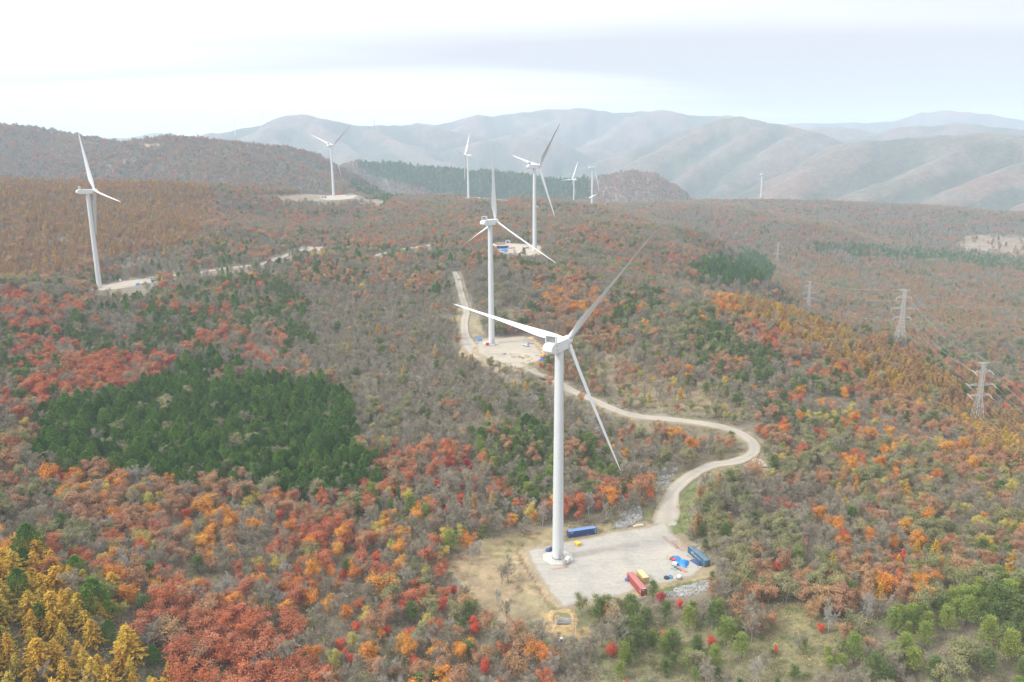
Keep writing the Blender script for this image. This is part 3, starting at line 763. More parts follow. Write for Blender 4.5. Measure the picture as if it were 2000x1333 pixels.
# ------------------------------------------------------------------ wind turbines
HUB, RB, OFFS = 85.0, 54.0, 6.0
TILT, CONE = R(5), R(3)
BLADE_SEC = [(1.2, 1.9, 1.9, 0.5, 20), (3.0, 1.9, 1.85, 0.5, 20), (6.0, 2.8, 1.6, 0.40, 20), (9.5, 3.8, 1.2, 0.33, 18), (13, 3.8, 0.95, 0.31, 15), (20, 3.1, 0.68, 0.30, 9), (30, 2.3, 0.45, 0.30, 4), (40, 1.65, 0.28, 0.30, 1), (48, 1.1, 0.17, 0.32, -1), (52, 0.72, 0.11, 0.36, -1), (53.6, 0.35, 0.07, 0.45, -1), (54.0, 0.08, 0.03, 0.5, -1)]
def blade_mesh(sign=1):
    """blade along +Z, trailing edge towards +X, thickness along Y (Y = down-wind)"""
    rings = []
    for r, ch, th, ax, tw in BLADE_SEC:
        ring = []
        circ = r < 4.5
        for k in range(16):
            a = 2 * math.pi * k / 16
            if circ: x = ch / 2 * math.cos(a); y = th / 2 * math.sin(a)
            else:
                c = (1 + math.cos(a)) / 2
                t = 5 * (0.2969 * math.sqrt(c) - 0.126 * c - 0.3516 * c * c + 0.2843 * c ** 3 - 0.1036 * c ** 4)
                x = (c - ax) * ch; y = (1 if a < math.pi else -1) * t * th
            b = sign * R(86 - tw)
            ring.append((x * math.cos(b) - y * math.sin(b), x * math.sin(b) + y * math.cos(b), r))
        rings.append(ring)
    mb = MB(); mb.loft(rings); return mb
def turbine(key, base, psi, phis, label, detail=2, hub=True, tower_h=None):
    psi = R(psi)
    root = empty('wind_turbine', base, 0, label, 'wind turbine', 'wind turbines along the ridge')
    mb = MB(); H = HUB - 1.9
    prof = [(2.2 - 0.58 * (z / H) ** 1.0, z) for z in np.linspace(0, H, 18)]
    mb.lathe([(2.2, -8)] + prof, 40, caps=False)
    tw = mb.build('tower', 'tower', root)
    if detail >= 1:
        for z in (24.0, 52.0):
            mb = MB(); r = 2.2 - 0.58 * z / H
            mb.lathe([(r + 0.006, z - 0.07), (r + 0.03, z - 0.06), (r + 0.03, z + 0.06), (r + 0.006, z + 0.07)], 40, caps=False)
            mb.build('flange', 'seam', tw)
    if detail >= 2:
        mb = MB(); s = 6.3
        oc = [(s * math.cos(R(22.5 + 45 * k)), s * math.sin(R(22.5 + 45 * k))) for k in range(8)]
        mb.poly([(x, y, -1.0) for x, y in oc] + [(x * 0.98, y * 0.98, 0.30) for x, y in oc], [tuple(range(8, 16))] + [(i, (i + 1) % 8, 8 + (i + 1) % 8, 8 + i) for i in range(8)])
        mb.lathe([(2.75, 0.29), (2.75, 0.42), (2.3, 0.44)], 32, caps=False)
        mb.build('foundation', 'conc', root)
        MB().lathe([(2.42, 0.43), (2.42, 0.62), (2.2, 0.64)], 32, caps=False).build('base_flange', 'dark', root)
        da = R(-68)   # the door faces the camera side
        T = Matrix.Rotation(da, 4, 'Z')
        MB().box((2.19, 0, 4.1), (0.14, 1.0, 2.3), T).build('door', 'seam', tw)
        mb = MB()
        p_top = Vector((2.9, 0, 2.9)); p_bot = Vector((7.3, 0, 0.1))
        for sy in (-0.55, 0.55):
            mb.tube(p_top + Vector((0, sy, 0)), p_bot + Vector((0, sy, 0)), 0.09, n=5, M=T)
            mb.tube(p_top + Vector((0, sy, 1.05)), p_bot + Vector((0, sy, 1.05)), 0.045, n=5, M=T)
            for k in range(4):
                q = p_top.lerp(p_bot, k / 3.0) + Vector((0, sy, 0)); mb.tube(q, q + Vector((0, 0, 1.05)), 0.04, n=5, M=T)
        for k in range(12):
            q = p_top.lerp(p_bot, k / 11.5); mb.box(q, (0.30, 1.1, 0.05), T)
        mb.box((2.75, 0, 2.88), (1.1, 1.5, 0.08), T)
        for sx, sy in ((2.5, -.7), (2.5, .7), (3.25, -.7), (3.25, .7)): mb.tube((sx, sy, 0.3), (sx, sy, 4.0), 0.05, n=5, M=T)
        mb.build('stair', 'steel', root)
    # nacelle
    NM = Matrix.Translation((0, 0, HUB)) @ Matrix.Rotation(math.pi / 2 - psi, 4, 'Z')   # local +X = rotor axis
    prof = [(-8.9, -0.6), (-8.95, 0.5), (-8.5, 1.25), (-7.6, 1.75), (-6.6, 1.95), (3.6, 2.05), (3.75, 1.5), (3.75, -1.5), (3.3, -1.85), (-5.2, -1.95), (-7.2, -1.75), (-8.4, -1.3)]
    nb = MB().extrude(prof, -1.95, 1.95, NM).build('nacelle', 'white', root, bevel=0.22 if detail >= 1 else 0)
    if detail >= 1:
        mb = MB(); x0 = -6.1
        mb.box((x0, 0, 4.55), (0.85, 4.3, 0.28), NM); mb.box((x0, 0, 2.15), (0.85, 4.3, 0.2), NM)
        for sy in (-2.02, 2.02): mb.box((x0, sy, 3.35), (0.85, 0.26, 2.2), NM)
        cf = mb.build('cooler_frame', 'white', nb)
        mb = MB(); mb.box((x0 + 0.1, 0, 3.35), (0.18, 3.78, 2.2), NM)
        mb.build('radiator', 'radiator', nb)
        if detail >= 2:
            mb = MB()
            for a, b in (((-1.2, 2.25), (1.2, 4.42)), ((1.2, 2.25), (-1.2, 4.42)), ((-1.25, 2.25), (-1.25, 4.42)), ((1.25, 2.25), (1.25, 4.42))):
                mb.tube((x0 - 0.1, a[0], a[1]), (x0 - 0.1, b[0], b[1]), 0.05, n=5, M=NM)
            for sy in (-1.25, 1.25): mb.tube((x0 - 0.35, sy, 4.3), (x0 - 1.5, sy, 1.8), 0.05, n=5, M=NM)
            mb.build('brace', 'steel', nb)
            for c_, d_ in (((-5.2, -1.98, 0.9), (0.5, 0.06, 0.35)), ((-3.9, -1.98, 1.55), (0.35, 0.06, 0.3)), ((-4.9, -1.98, -0.9), (0.35, 0.06, 0.35)), ((-4.4, -1.98, -0.5), (0.2, 0.06, 0.4)), ((2.6, 1.0, 2.06), (0.3, 0.3, 0.1))):
                MB().box(c_, d_, NM).build('vent', 'dark', nb)
        for sy in (-0.5, 0.55):
            m2 = MB().tube((x0 + 0.1, sy, 4.6), (x0 + 0.1, sy, 6.0), 0.045, n=5, M=NM)
            m2.box((x0 + 0.1, sy, 5.95), (0.12, 0.3, 0.12), NM)
            m2.build('wind_sensor', 'steel', nb)
        MB().box((-8.45, 0, 1.42), (0.3, 2.6, 0.14), NM).build('rear_hatch', 'seam', nb)
    # rotor
    AX = Vector((math.sin(psi) * math.cos(TILT), math.cos(psi) * math.cos(TILT), math.sin(TILT)))
    U = Vector((math.cos(psi), -math.sin(psi), 0)); Vv = AX.cross(U)
    if Vv.z < 0: Vv = -Vv
    hc = Vector((0, 0, HUB)) + AX * OFFS
    if hub:
        q = AX.to_track_quat('Z', 'Y').to_matrix().to_4x4()
        HM = Matrix.Translation(hc) @ q
        mb = MB().lathe([(1.55, -2.5), (1.75, -1.9), (1.85, -0.8), (1.85, 0.7), (1.6, 1.5), (1.1, 2.15), (0.5, 2.5), (0.05, 2.6)], 28, M=HM)
        hb = mb.build('hub', 'white', root)
    else:
        q = AX.to_track_quat('Z', 'Y').to_matrix().to_4x4()
        HM = Matrix.Translation(hc) @ q
        MB().lathe([(1.4, -2.6), (1.5, 0.4), (1.0, 1.2)], 20, M=HM).build('hub', 'white', root)
    for ph in phis:
        ph = R(ph)
        rad = math.cos(ph) * Vv + math.sin(ph) * U
        tr = math.sin(ph) * Vv - math.cos(ph) * U            # trailing-edge direction
        z = (rad * math.cos(CONE) + AX * math.sin(CONE)).normalized()
        x = (tr - z * tr.dot(z)).normalized(); y = z.cross(x)
        BM_ = Matrix(((x.x, y.x, z.x, hc.x), (x.y, y.y, z.y, hc.y), (x.z, y.z, z.z, hc.z), (0, 0, 0, 1)))
        b = blade_mesh(1 if y.dot(-AX) > 0 else -1).build('blade', 'white', root)
        b.matrix_local = BM_
    return root
turbine('a', T_BASE['a'], 32.4, (38.7, 158.7, 278.7), 'tall white wind turbine, the nearest, on a pale gravel pad with coloured shipping containers')
turbine('b', T_BASE['b'], 36.5, (119.5, 239.5, 359.5), 'white wind turbine on the sandy pad where the gravel road bends, one blade straight up')
turbine('c', T_BASE['c'], 56.9, (41.3, 161.3, 281.3), 'white wind turbine beside the pad with a row of containers and parked cars', 1)
turbine('d', T_BASE['d'], 46.4, (98.6, 218.6, 338.6), 'white wind turbine standing apart before the brown larch slope, leaning in view', 1)
turbine('e', T_BASE['e'], 27.0, (50.9, 170.9, 290.9), 'distant white wind turbine on a tan clearing beside a dark wooded knoll', 1)
turbine('f', T_BASE['f'], -77.0, (39.1, 159.1, 279.1), 'distant white wind turbine turned left, above a row of white vehicles', 1)
_h = at(1121, 351, 2195) - np.array([0, 0, 85.0])
turbine('g', _h, -51.6, (27.9, 147.9, 267.9), 'small far white wind turbine half hidden behind the red-brown ridge crest', 1)
_h = at(1156, 409, 1690)
turbine('h', _h, 60.0, (172.0,), 'unfinished white wind turbine with a single hanging blade, beside a red and white crane', 1, hub=False)
TURB['h'] = _h
_h = at(1485, 400, 2440)
turbine('i', _h, 55.0, (), 'bare white tower with nacelle but no blades on the far plateau', 1, hub=False)
for (px, py, D, psi, ph, lb) in [(459, 262, 5500, 10, (60, 180, 300), 'tiny pale wind turbine on the hazy skyline, farther from the dome-shaped hill'), (511.5, 253, 5500, -60, (0, 120, 240), 'tiny pale wind turbine on the hazy skyline at the foot of the dome-shaped hill')]:
    b = at(px, py, D)
    turbine('j', b, psi, ph, lb, 0)
# blade lifted level beside the unfinished tower
b0 = at(1150.5, 387.5, 1672); b1 = at(1168.5, 378.5, 1640)
mb = blade_mesh()
o = mb.build('turbine_blade', 'white'); d = Vector(b1 - b0).normalized()
o.matrix_world = Matrix.Translation(b0) @ d.to_track_quat('Z', 'Y').to_matrix().to_4x4()
o.scale = (1, 1, 0.62)
tag(o, 'loose white turbine blade hoisted level beside the unfinished tower', 'turbine blade')

def crane(base, label):
    root = empty('mobile_crane', base, 0, label, 'crane')
    MB().box((0, 0, 1.6), (3.0, 9.0, 1.5)).box((0, 3.2, 3.2), (2.6, 2.4, 1.9)).build('carrier', 'carw', root, 0.15)
    for x in (-1.3, 1.3):
        for y in (-3.4, -1.6, 1.8, 3.4): MB().tube((x - 0.25, y, 0.75), (x + 0.25, y, 0.75), 0.75, n=12).build('wheel', 'tyre', root)
    p0 = Vector((0, 0, 2.5)); p1 = Vector((-0.8, 0, 12)); p2 = Vector((-6.5, 0, 42))
    MB().tube(p0, p1, 0.7, 0.6, 6).build('mast', 'carw', root)
    def lattice(a, b, w, n):
        m = MB(); ax = (b - a).normalized(); s = ax.cross(Vector((0, 1, 0))).normalized(); t = Vector((0, 1, 0))
        c = [(-w, -w), (w, -w), (w, w), (-w, w)]
        for u, v in c: m.tube(a + s * u + t * v, b + s * u + t * v, 0.2, n=4)
        for k in range(n):
            q0 = a.lerp(b, k / n); q1 = a.lerp(b, (k + 1) / n)
            for j in range(4):
                u, v = c[j]; u2, v2 = c[(j + 1) % 4]
                m.tube(q0 + s * u + t * v, q1 + s * u2 + t * v2, 0.13, n=4)
        return m
    lattice(p1, p1.lerp(p2, 0.42), 1.0, 5).build('red_boom_section', 'redp', root)
    lattice(p1.lerp(p2, 0.42), p1.lerp(p2, 0.8), 0.9, 5).build('white_boom_section', 'carw', root)
    lattice(p1.lerp(p2, 0.8), p2, 0.8, 3).build('red_boom_section', 'redp', root)
    MB().tube((0, 0, 11.5), (5.5, 0, 13.5), 0.28, n=5).build('back_mast', 'carw', root)
    return root
crane(at(1182.5, 408, 1660), 'red and white lattice boom crane among trees right of the unfinished tower')

# ------------------------------------------------------------------ pylons and cables
def pylon_parts(root, H=42.0):
    def hw(z): return 3.7 + (1.05 - 3.7) * min(1, z / 21.0) if z < 21 else 1.05 + (0.75 - 1.05) * (z - 21) / 21
    mb = MB(); zs = [-2, 4, 8, 11.5, 14.5, 17, 19.2, 21.3, 24, 27, 30, 33, 36.3, 39, 42]
    for a, b in zip(zs[:-1], zs[1:]):
        wa, wb = hw(a), hw(b)
        ca = [(-wa, -wa), (wa, -wa), (wa, wa), (-wa, wa)]; cb = [(-wb, -wb), (wb, -wb), (wb, wb), (-wb, wb)]
        for j in range(4):
            k = (j + 1) % 4
            mb.tube((*ca[j], a), (*cb[j], b), 0.12, n=4, caps=False)
            mb.tube((*ca[j], a), (*cb[k], b), 0.06, n=4, caps=False); mb.tube((*ca[k], a), (*cb[j], b), 0.06, n=4, caps=False)
            mb.tube((*cb[j], b), (*cb[k], b), 0.06, n=4, caps=False)
    mb.build('lattice_tower', 'pylon', root)
    for z, L in ((21.3, 6.4), (28.0, 8.0), (36.3, 5.4)):
        m = MB(); w = hw(z)
        for s in (-1, 1):
            tip = (s * L, 0, z + 0.15)
            for sy in (-w, w):
                m.tube((s * w, sy, z), tip, 0.08, n=4, caps=False); m.tube((s * w, sy, z + 1.7), tip, 0.065, n=4, caps=False)
            for t in (0.3, 0.6):
                x = s * (w + (L - w) * t); yy = w * (1 - t); zz = z + 1.7 * (1 - t)
                m.tube((x, -yy, z + .1), (x, yy, z + .1), 0.07, n=4, caps=False); m.tube((x, -yy, z + .1), (x, -yy, zz), 0.07, n=4, caps=False); m.tube((x, yy, z + .1), (x, yy, zz), 0.07, n=4, caps=False)
        m.build('cross_arm', 'pylon', root)
    m = MB()
    for sy in (-0.4, 0.4): m.tube((-3.2, sy, 42), (3.2, sy, 42), 0.12, n=4)
    for s in (-1, 1): m.tube((s * 3.2, 0, 42), (s * 0.75, 0, 40.2), 0.1, n=4)
    m.build('earth_wire_arm', 'pylon', root)
PYLONS = []
def pylon(px, py, D, rz, label, strain=None, scale=1.0, proto=None):
    b = at(px, py, D)
    if proto is None:
        root = empty('lattice_pylon', b, rz, label, 'pylon', 'lattice pylons of the power line'); pylon_parts(root)
    else:
        root = copy_tree(proto); root.location = tuple(b); root.rotation_euler = (0, 0, rz); root['label'] = label
    root.scale = (scale,) * 3
    PYLONS.append((root, np.array(b), rz))
    return root
P1 = pylon(1905, 838, 545, R(4), 'nearest grey lattice pylon, on the wooded flank beside orange broadleaf trees')
P2 = pylon(1756, 676, 640, R(-3), 'second grey lattice pylon, at the crest of the golden larch slope', proto=P1)
P3 = pylon(1577, 618, 1000, R(8), 'grey lattice pylon with its foot hidden behind the larch crest', proto=P1)
P4 = pylon(1517, 520, 1480, R(8), 'hazy grey lattice pylon in the valley behind the dark conifer spur', proto=P1)
P5 = pylon(1439, 467, 1750, R(8), 'faint far lattice pylon at the head of the valley', proto=P1, scale=0.8)
def attach(p, s, z, L):
    root, b, rz = p
    return Vector(b) + Matrix.Rotation(rz, 3, 'Z') @ Vector((s * L, 0, z)) * root.scale[0]
# insulator strings (children of their pylons) and cables
for k, p in enumerate(PYLONS[:3]):
    root, b, rz = p
    nxt = PYLONS[k + 1][1] if k < 4 else None
    prv = PYLONS[k - 1][1] if k > 0 else np.array([330, 400, -70.0])
    for z, L in ((21.3, 6.4), (28.0, 8.0), (36.3, 5.4)):
        for s in (-1, 1):
            m = MB()
            if k == 1:
                m.tube((s * L, 0, z), (s * L, 0, z - 2.6), 0.17, n=6)
            else:
                for q in (nxt, prv):
                    d = Matrix.Rotation(-rz, 3, 'Z') @ Vector(q - b); d.z -= 12; d.normalize()
                    m.tube((s * L, 0, z), Vector((s * L, 0, z)) + d * 3.0, 0.17, n=6)
            m.build('insulator', 'insul', root)
def cable(a, b, sag, label):
    m = MB(); n = 14; pts_ = []
    for i in range(n + 1):
        t = i / n; q = a.lerp(b, t); q.z -= sag * 4 * t * (1 - t); pts_.append(q)
    for q0, q1 in zip(pts_[:-1], pts_[1:]): m.tube(q0, q1, 0.05, n=4, caps=False)
    o = m.build('power_cable', 'cable')
    return tag(o, label, 'power cable', 'cables of the power line')
LV = {21.3: 'lowest', 28.0: 'middle', 36.3: 'upper'}
def span(pa, pb, where, offa=0, offb=0):
    for z, L in ((21.3, 6.4), (28.0, 8.0), (36.3, 5.4)):
        for s in (-1, 1):
            a = attach(pa, s, z - offa, L); b = attach(pb, s, z - offb, L)
            cable(a, b, 5.0, f'{LV[z]} {"left" if s < 0 else "right"} power cable {where}')
    for s in (-1, 1):
        cable(attach(pa, s, 42, 3.1), attach(pb, s, 42, 3.1), 3.5, f'thin top earth wire, {"left" if s < 0 else "right"} one, {where}')
span(PYLONS[1], PYLONS[0], 'between the crest pylon and the nearest pylon', 2.6, 0)
class _Off: scale = (1, 1, 1)
span(PYLONS[0], (_Off, np.array([345.0, 395.0, -72.0]), R(4)), 'running from the nearest pylon out of the frame')
span(PYLONS[2], PYLONS[1], 'between the crest pylon and the half-hidden pylon', 0, 2.6)
mb = MB(); _b = at(731, 243, 5600)
for dx_, dy_ in ((-2, -2), (2, -2), (0, 2.5)): mb.tube((dx_, dy_, -15), (dx_ * 0.3, dy_ * 0.3, 48), 1.0, 0.8, n=4)
tag(mb.build('radio_mast', 'dark', loc=_b), 'thin dark radio mast on the hazy ridge top', 'mast')

# ------------------------------------------------------------------ shipping containers
def container(center, ang, length, mats, label, group='shipping containers on the pads', z=-0.88, door_end=1, W=2.44, H=2.59):
    body, roof = mats
    root = empty('shipping_container', (center[0], center[1], z), ang, label, 'container', group)
    L = length
    m = MB()
    # corrugated long sides
    for s in (-1, 1):
        n = int(L / 0.27); xs = np.linspace(-L / 2 + 0.12, L / 2 - 0.12, n * 2)
        y = [s * (W / 2 - (0.012 if (i // 2) % 2 else 0.05)) for i in range(len(xs))]
        vs = [(x, yy, 0.16) for x, yy in zip(xs, y)] + [(x, yy, H - 0.12) for x, yy in zip(xs, y)]
        k = len(xs); m.poly(vs, [(i, i + 1, k + i + 1, k + i) for i in range(k - 1)])
    m.build('corrugated_wall', body, root)
    m = MB()
    m.box((0, 0, H - 0.03), (L - 0.1, W - 0.06, 0.05))
    for i in range(int(L / 0.6)): m.box((-L / 2 + 0.45 + i * 0.6, 0, H + 0.01), (0.3, W - 0.3, 0.03))
    m.build('roof', roof, root)
    m = MB()
    for sx in (-1, 1):
        for sy in (-1, 1): m.box((sx * (L / 2 - 0.06), sy * (W / 2 - 0.06), H / 2), (0.14, 0.14, H))
        m.box((sx * (L / 2 - 0.06), 0, H - 0.05), (0.13, W - 0.27, 0.12)); m.box((sx * (L / 2 - 0.06), 0, 0.08), (0.13, W - 0.27, 0.16))
    for sy in (-1, 1):
        m.box((0, sy * (W / 2 - 0.05), H - 0.06), (L - 0.27, 0.1, 0.12)); m.box((0, sy * (W / 2 - 0.05), 0.08), (L - 0.27, 0.1, 0.16))
    m.build('frame', body, root)
    MB().box((-door_end * (L / 2 - 0.07), 0, H / 2), (0.05, W - 0.28, H - 0.3)).build('end_wall', body, root)
    for s in (-1, 1):
        d = MB().box((door_end * (L / 2 - 0.05), s * (W / 4 - 0.03), H / 2), (0.07, W / 2 - 0.13, H - 0.3)).build('door', body, root)
        m = MB()
        for yy in (0.28, 0.78): m.tube((door_end * (L / 2 + 0.01), s * yy, 0.2), (door_end * (L / 2 + 0.01), s * yy, H - 0.2), 0.03, n=5)
        m.build('lock_rod', 'steel', d)
    return root
def lettering(root, x0, y, z, w, h, n, s, mat='lettering', gap=0.3):
    """a row of blocky characters on a long side (unreadable at this distance in the photograph)"""
    m = MB(); cw = w / n
    for i in range(n):
        x = x0 + s * (i + 0.5) * cw; c = cw * (1 - gap)
        k = i % 4
        m.box((x - c * 0.4, y, z), (c * 0.22, 0.02, h))
        if k in (0, 2): m.box((x + c * 0.4, y, z), (c * 0.22, 0.02, h))
        if k in (0, 1): m.box((x, y, z + h * 0.41), (c * 0.58, 0.02, h * 0.18))
        if k in (0, 3, 1): m.box((x, y, z - h * 0.41), (c * 0.58, 0.02, h * 0.18))
        if k == 2: m.box((x, y, z), (c * 0.58, 0.02, h * 0.18))
    return m.build('lettering', mat, root)
ang = R(16.6)
cc = (np.array([22.4, 297.9]) + np.array([34.4, 301.5])) / 2 + np.array([-math.sin(ang), math.cos(ang)]) * 1.22
c_ = container(cc, ang, 12.19, ('cblue', 'cblue_roof'), 'royal blue long container behind the nearest tower, yellow mark on its side')
lettering(c_, -5.6, -1.235, 1.95, 1.5, 0.34, 4, 1, 'letyel')
MB().box((-4.25, -1.235, 2.26), (0.3, 0.02, 0.2)).build('emblem', 'letyel', c_)
MB().box((5.55, -1.235, 1.75), (0.5, 0.02, 1.05)).build('sign_panel', 'cyanp', c_)
MB().box((5.6, -1.235, 0.75), (0.34, 0.02, 0.4)).build('label_plate', 'lettering', c_)
ang = R(-74.5)
dv = np.array([math.cos(ang), math.sin(ang)])
cc = np.array([46.1, 254.05]) - dv * 6.1
c_ = container(cc, ang, 12.19, ('cred', 'cred_roof'), 'faded red long container beside the short yellow one')
MB().box((6.12, -0.45, 2.18), (0.02, 0.75, 0.24)).build('label_plate', 'lettering', c_)
MB().box((6.12, 0.62, 0.42), (0.02, 0.34, 0.12)).build('serial_plate', 'lettering', c_)
lettering(c_, 5.95, -1.235, 1.7, 0.9, 0.8, 2, -1)
lettering(c_, -5.2, -1.235, 2.1, 0.7, 0.35, 2, -1)
MB().box((5.9, 0.15, 2.64), (0.2, 0.8, 0.02)).build('roof_mark', 'lettering', c_)
lf = np.array([dv[1], -dv[0]])
A_ = atz(1267.8, 1140.4, -0.9)[:2]
cc = A_ - dv * 3.03 + lf * 1.22
container(cc, ang, 6.06, ('cyel', 'cyel_roof'), 'short pale yellow container side by side with the red one')
ang = R(-71.5); dv = np.array([math.cos(ang), math.sin(ang)])
cc = np.array([73.4, 274.05]) - dv * 6.1
c_ = container(cc, ang, 12.19, ('cteal', 'cteal_roof'), 'slate blue long container with white lettering at the pad edge under trees')
lettering(c_, -3.7, -1.235, 1.32, 6.4, 0.72, 9, 1)
MB().box((-2.35, -1.235, 1.98), (1.3, 0.02, 0.16)).build('emblem', 'lettering', c_)
m = MB(); m.box((-3.9, 0.4, 2.66), (0.5, 0.25, 0.15)); m.box((-3.9, -0.4, 2.66), (0.35, 0.25, 0.15)); m.box((-4.2, 0.0, 2.66), (0.3, 0.3, 0.12)); m.build('roof_fitting', 'dark', c_)

# ------------------------------------------------------------------ vehicles
def vehicle(kind, p, ang, paint, label, group=None, name='car'):
    root = empty({'car': 'car', 'truck': 'pickup_truck', 'van': 'van', 'lorry': 'lorry'}[kind], p, ang, label, {'car': 'car', 'truck': 'truck', 'van': 'van', 'lorry': 'lorry'}[kind], group)
    if kind == 'car':
        L, W = 4.3, 1.7
        prof = [(-2.15, 0.35), (-2.15, 0.85), (-1.75, 0.95), (-1.2, 1.45), (0.5, 1.47), (1.15, 0.98), (2.0, 0.85), (2.15, 0.6), (2.15, 0.35)]
        MB().extrude(prof, -W / 2, W / 2).build('body', paint, root, 0.08)
        m = MB(); m.poly([(-1.80, -0.68, 0.99), (-1.80, 0.68, 0.99), (-1.29, 0.62, 1.42), (-1.29, -0.62, 1.42)], [(0, 1, 2, 3)]).build('rear_window', 'glass', root)
        m = MB(); m.poly([(1.17, -0.68, 1.0), (1.17, 0.68, 1.0), (0.60, 0.62, 1.43), (0.60, -0.62, 1.43)], [(0, 1, 2, 3)]).build('windscreen', 'glass', root)
        for s in (-1, 1):
            MB().poly([(-1.45, s * 0.86, 1.0), (0.95, s * 0.86, 1.0), (0.5, s * 0.855, 1.40), (-1.1, s * 0.855, 1.40)], [(0, 1, 2, 3)]).build('side_window', 'glass', root)
        wx = (-1.35, 1.35); wr = 0.33
    elif kind == 'van':
        L, W = 4.7, 1.75
        prof = [(-2.3, 0.35), (-2.3, 1.85), (1.2, 1.92), (1.85, 1.15), (2.35, 0.95), (2.35, 0.35)]
        MB().extrude(prof, -W / 2, W / 2).build('body', paint, root, 0.08)
        MB().poly([(1.88, -0.75, 1.16), (1.88, 0.75, 1.16), (1.28, 0.72, 1.86), (1.28, -0.72, 1.86)], [(0, 1, 2, 3)]).build('windscreen', 'glass', root)
        for s in (-1, 1): MB().poly([(-2.1, s * 0.885, 1.15), (1.5, s * 0.885, 1.15), (1.1, s * 0.885, 1.7), (-2.1, s * 0.885, 1.7)], [(0, 1, 2, 3)]).build('side_window', 'glass', root)
        wx = (-1.5, 1.5); wr = 0.34
    else:
        k = 1.0 if kind == 'truck' else 1.7
        L, W = 4.8 * k, 1.8 * (1 + (k - 1) * 0.5)
        prof = [(0.7 * k, 0.45 * k), (0.7 * k, 1.85 * k), (1.7 * k, 1.88 * k), (2.2 * k, 1.15 * k), (2.4 * k, 1.05 * k), (2.4 * k, 0.45 * k)]
        MB().extrude(prof, -W / 2, W / 2).build('cab', paint, root, 0.08)
        MB().poly([(2.22 * k, -W * 0.42, 1.16 * k), (2.22 * k, W * 0.42, 1.16 * k), (1.76 * k, W * 0.42, 1.82 * k), (1.76 * k, -W * 0.42, 1.82 * k)], [(0, 1, 2, 3)]).build('windscreen', 'glass', root)
        m = MB().box((-0.85 * k, 0, 0.72 * k), (3.0 * k, W, 0.12 * k))
        for s in (-1, 1): m.box((-0.85 * k, s * (W / 2 - 0.03), 0.98 * k), (3.0 * k, 0.06, 0.40 * k))
        m.box((-2.33 * k, 0, 0.98 * k), (0.06, W - 0.13, 0.40 * k)); m.box((0.62 * k, 0, 1.1 * k), (0.06, W - 0.13, 0.64 * k))
        m.build('cargo_bed', paint, root)
        MB().box((0, 0, 0.5 * k), (4.4 * k, 0.8, 0.2 * k)).build('chassis', 'dark', root)
        wx = (-1.5 * k, 1.5 * k); wr = 0.34 * k
    for x in wx:
        for s in (-1, 1):
            MB().tube((x, s * (W / 2 - 0.2), wr), (x, s * (W / 2 + 0.02), wr), wr, n=14).build('wheel', 'tyre', root)
    return root
def onpad(px, py, z): return atz(px, py, z)
ZB, ZC, ZD = 21.13, 53.93, 37.23
vehicle('truck', onpad(1027.5, 676.5, ZB), R(-48), 'carw', 'white flatbed truck parked beside the silver car on the sandy pad')
vehicle('car', onpad(1035, 671.5, ZB), R(-48), 'cars', 'silver car parked close beside the white flatbed truck')
vehicle('van', ground_at(896, 548) + np.array([0, 0, 0.45]), R(100), 'carw', 'white van driving on the narrow upper dirt road')
for (k, px, py, a, c, lb) in [
  ('car', 1003.5, 490, 60, 'carw', 'white car farthest from the pine in the container pad car row'),
  ('car', 1005, 494.3, 20, 'carw', 'white car at the near pad edge, before the others'),
  ('van', 1015.5, 495.2, 70, 'carw', 'white van in the car row by the lone pine'),
  ('car', 1021, 494.8, 70, 'cars', 'silver car between the white van and the lone pine'),
  ('van', 1029, 485.6, 30, 'carw', 'white van behind the lone pine on the container pad')]:
    vehicle(k, onpad(px, py, ZC), R(a), c, lb, 'vehicles on the container pad')
for (k, px, py, a, c, lb) in [
  ('lorry', 302, 545.5, 20, 'carw', 'white lorry at the far edge of the left-hand pad'),
  ('lorry', 303.5, 551, 40, 'carb', 'blue lorry between two white vehicles on the left-hand pad'),
  ('truck', 301, 557.5, 15, 'carw', 'small white truck below the blue lorry on the left-hand pad')]:
    vehicle(k, onpad(px, py, ZD), R(a), c, lb, 'vehicles on the left-hand pad')
for (k, px, py, a, c, lb) in [
  ('lorry', 626, 386.6, 10, 'carw', 'white lorry left of the distant turbine on the tan clearing'),
  ('lorry', 633, 387.3, 5, 'carb', 'blue lorry next to the distant turbine on the tan clearing'),
  ('lorry', 680, 382.4, 20, 'carw', 'white lorry right of the distant turbine, nearer the tower'),
  ('lorry', 686, 381.6, 20, 'cars', 'grey lorry right of the distant turbine, farther from the tower')]:
    vehicle(k, onpad(px, py, 82.0), R(a), c, lb, 'lorries at the distant clearing')
for i, (px, lb) in enumerate([(709, 'white lorry at the road bend below the distant clearing'), (719, 'white lorry ahead of another at the road bend below the distant clearing')]):
    vehicle('lorry', ground_at(px, 401) + np.array([0, 0, 0.4]), R(5), 'carw', lb, 'lorries at the road bend')
for i, (px, py, lb) in enumerate([(893, 387.6, 'leftmost tiny white vehicle below the left-turned turbine'), (903, 389.2, 'tiny white vehicle second from left below the left-turned turbine'), (910, 390.2, 'tiny white vehicle just left of the left-turned turbine foot'), (921, 391.2, 'tiny white vehicle just right of the left-turned turbine foot'), (927, 387.2, 'tiny white vehicle behind the left-turned turbine foot')]):
    vehicle('lorry', onpad(px, py, 64.1), R(10 * i), 'carw', lb, 'vehicles below the left-turned turbine')
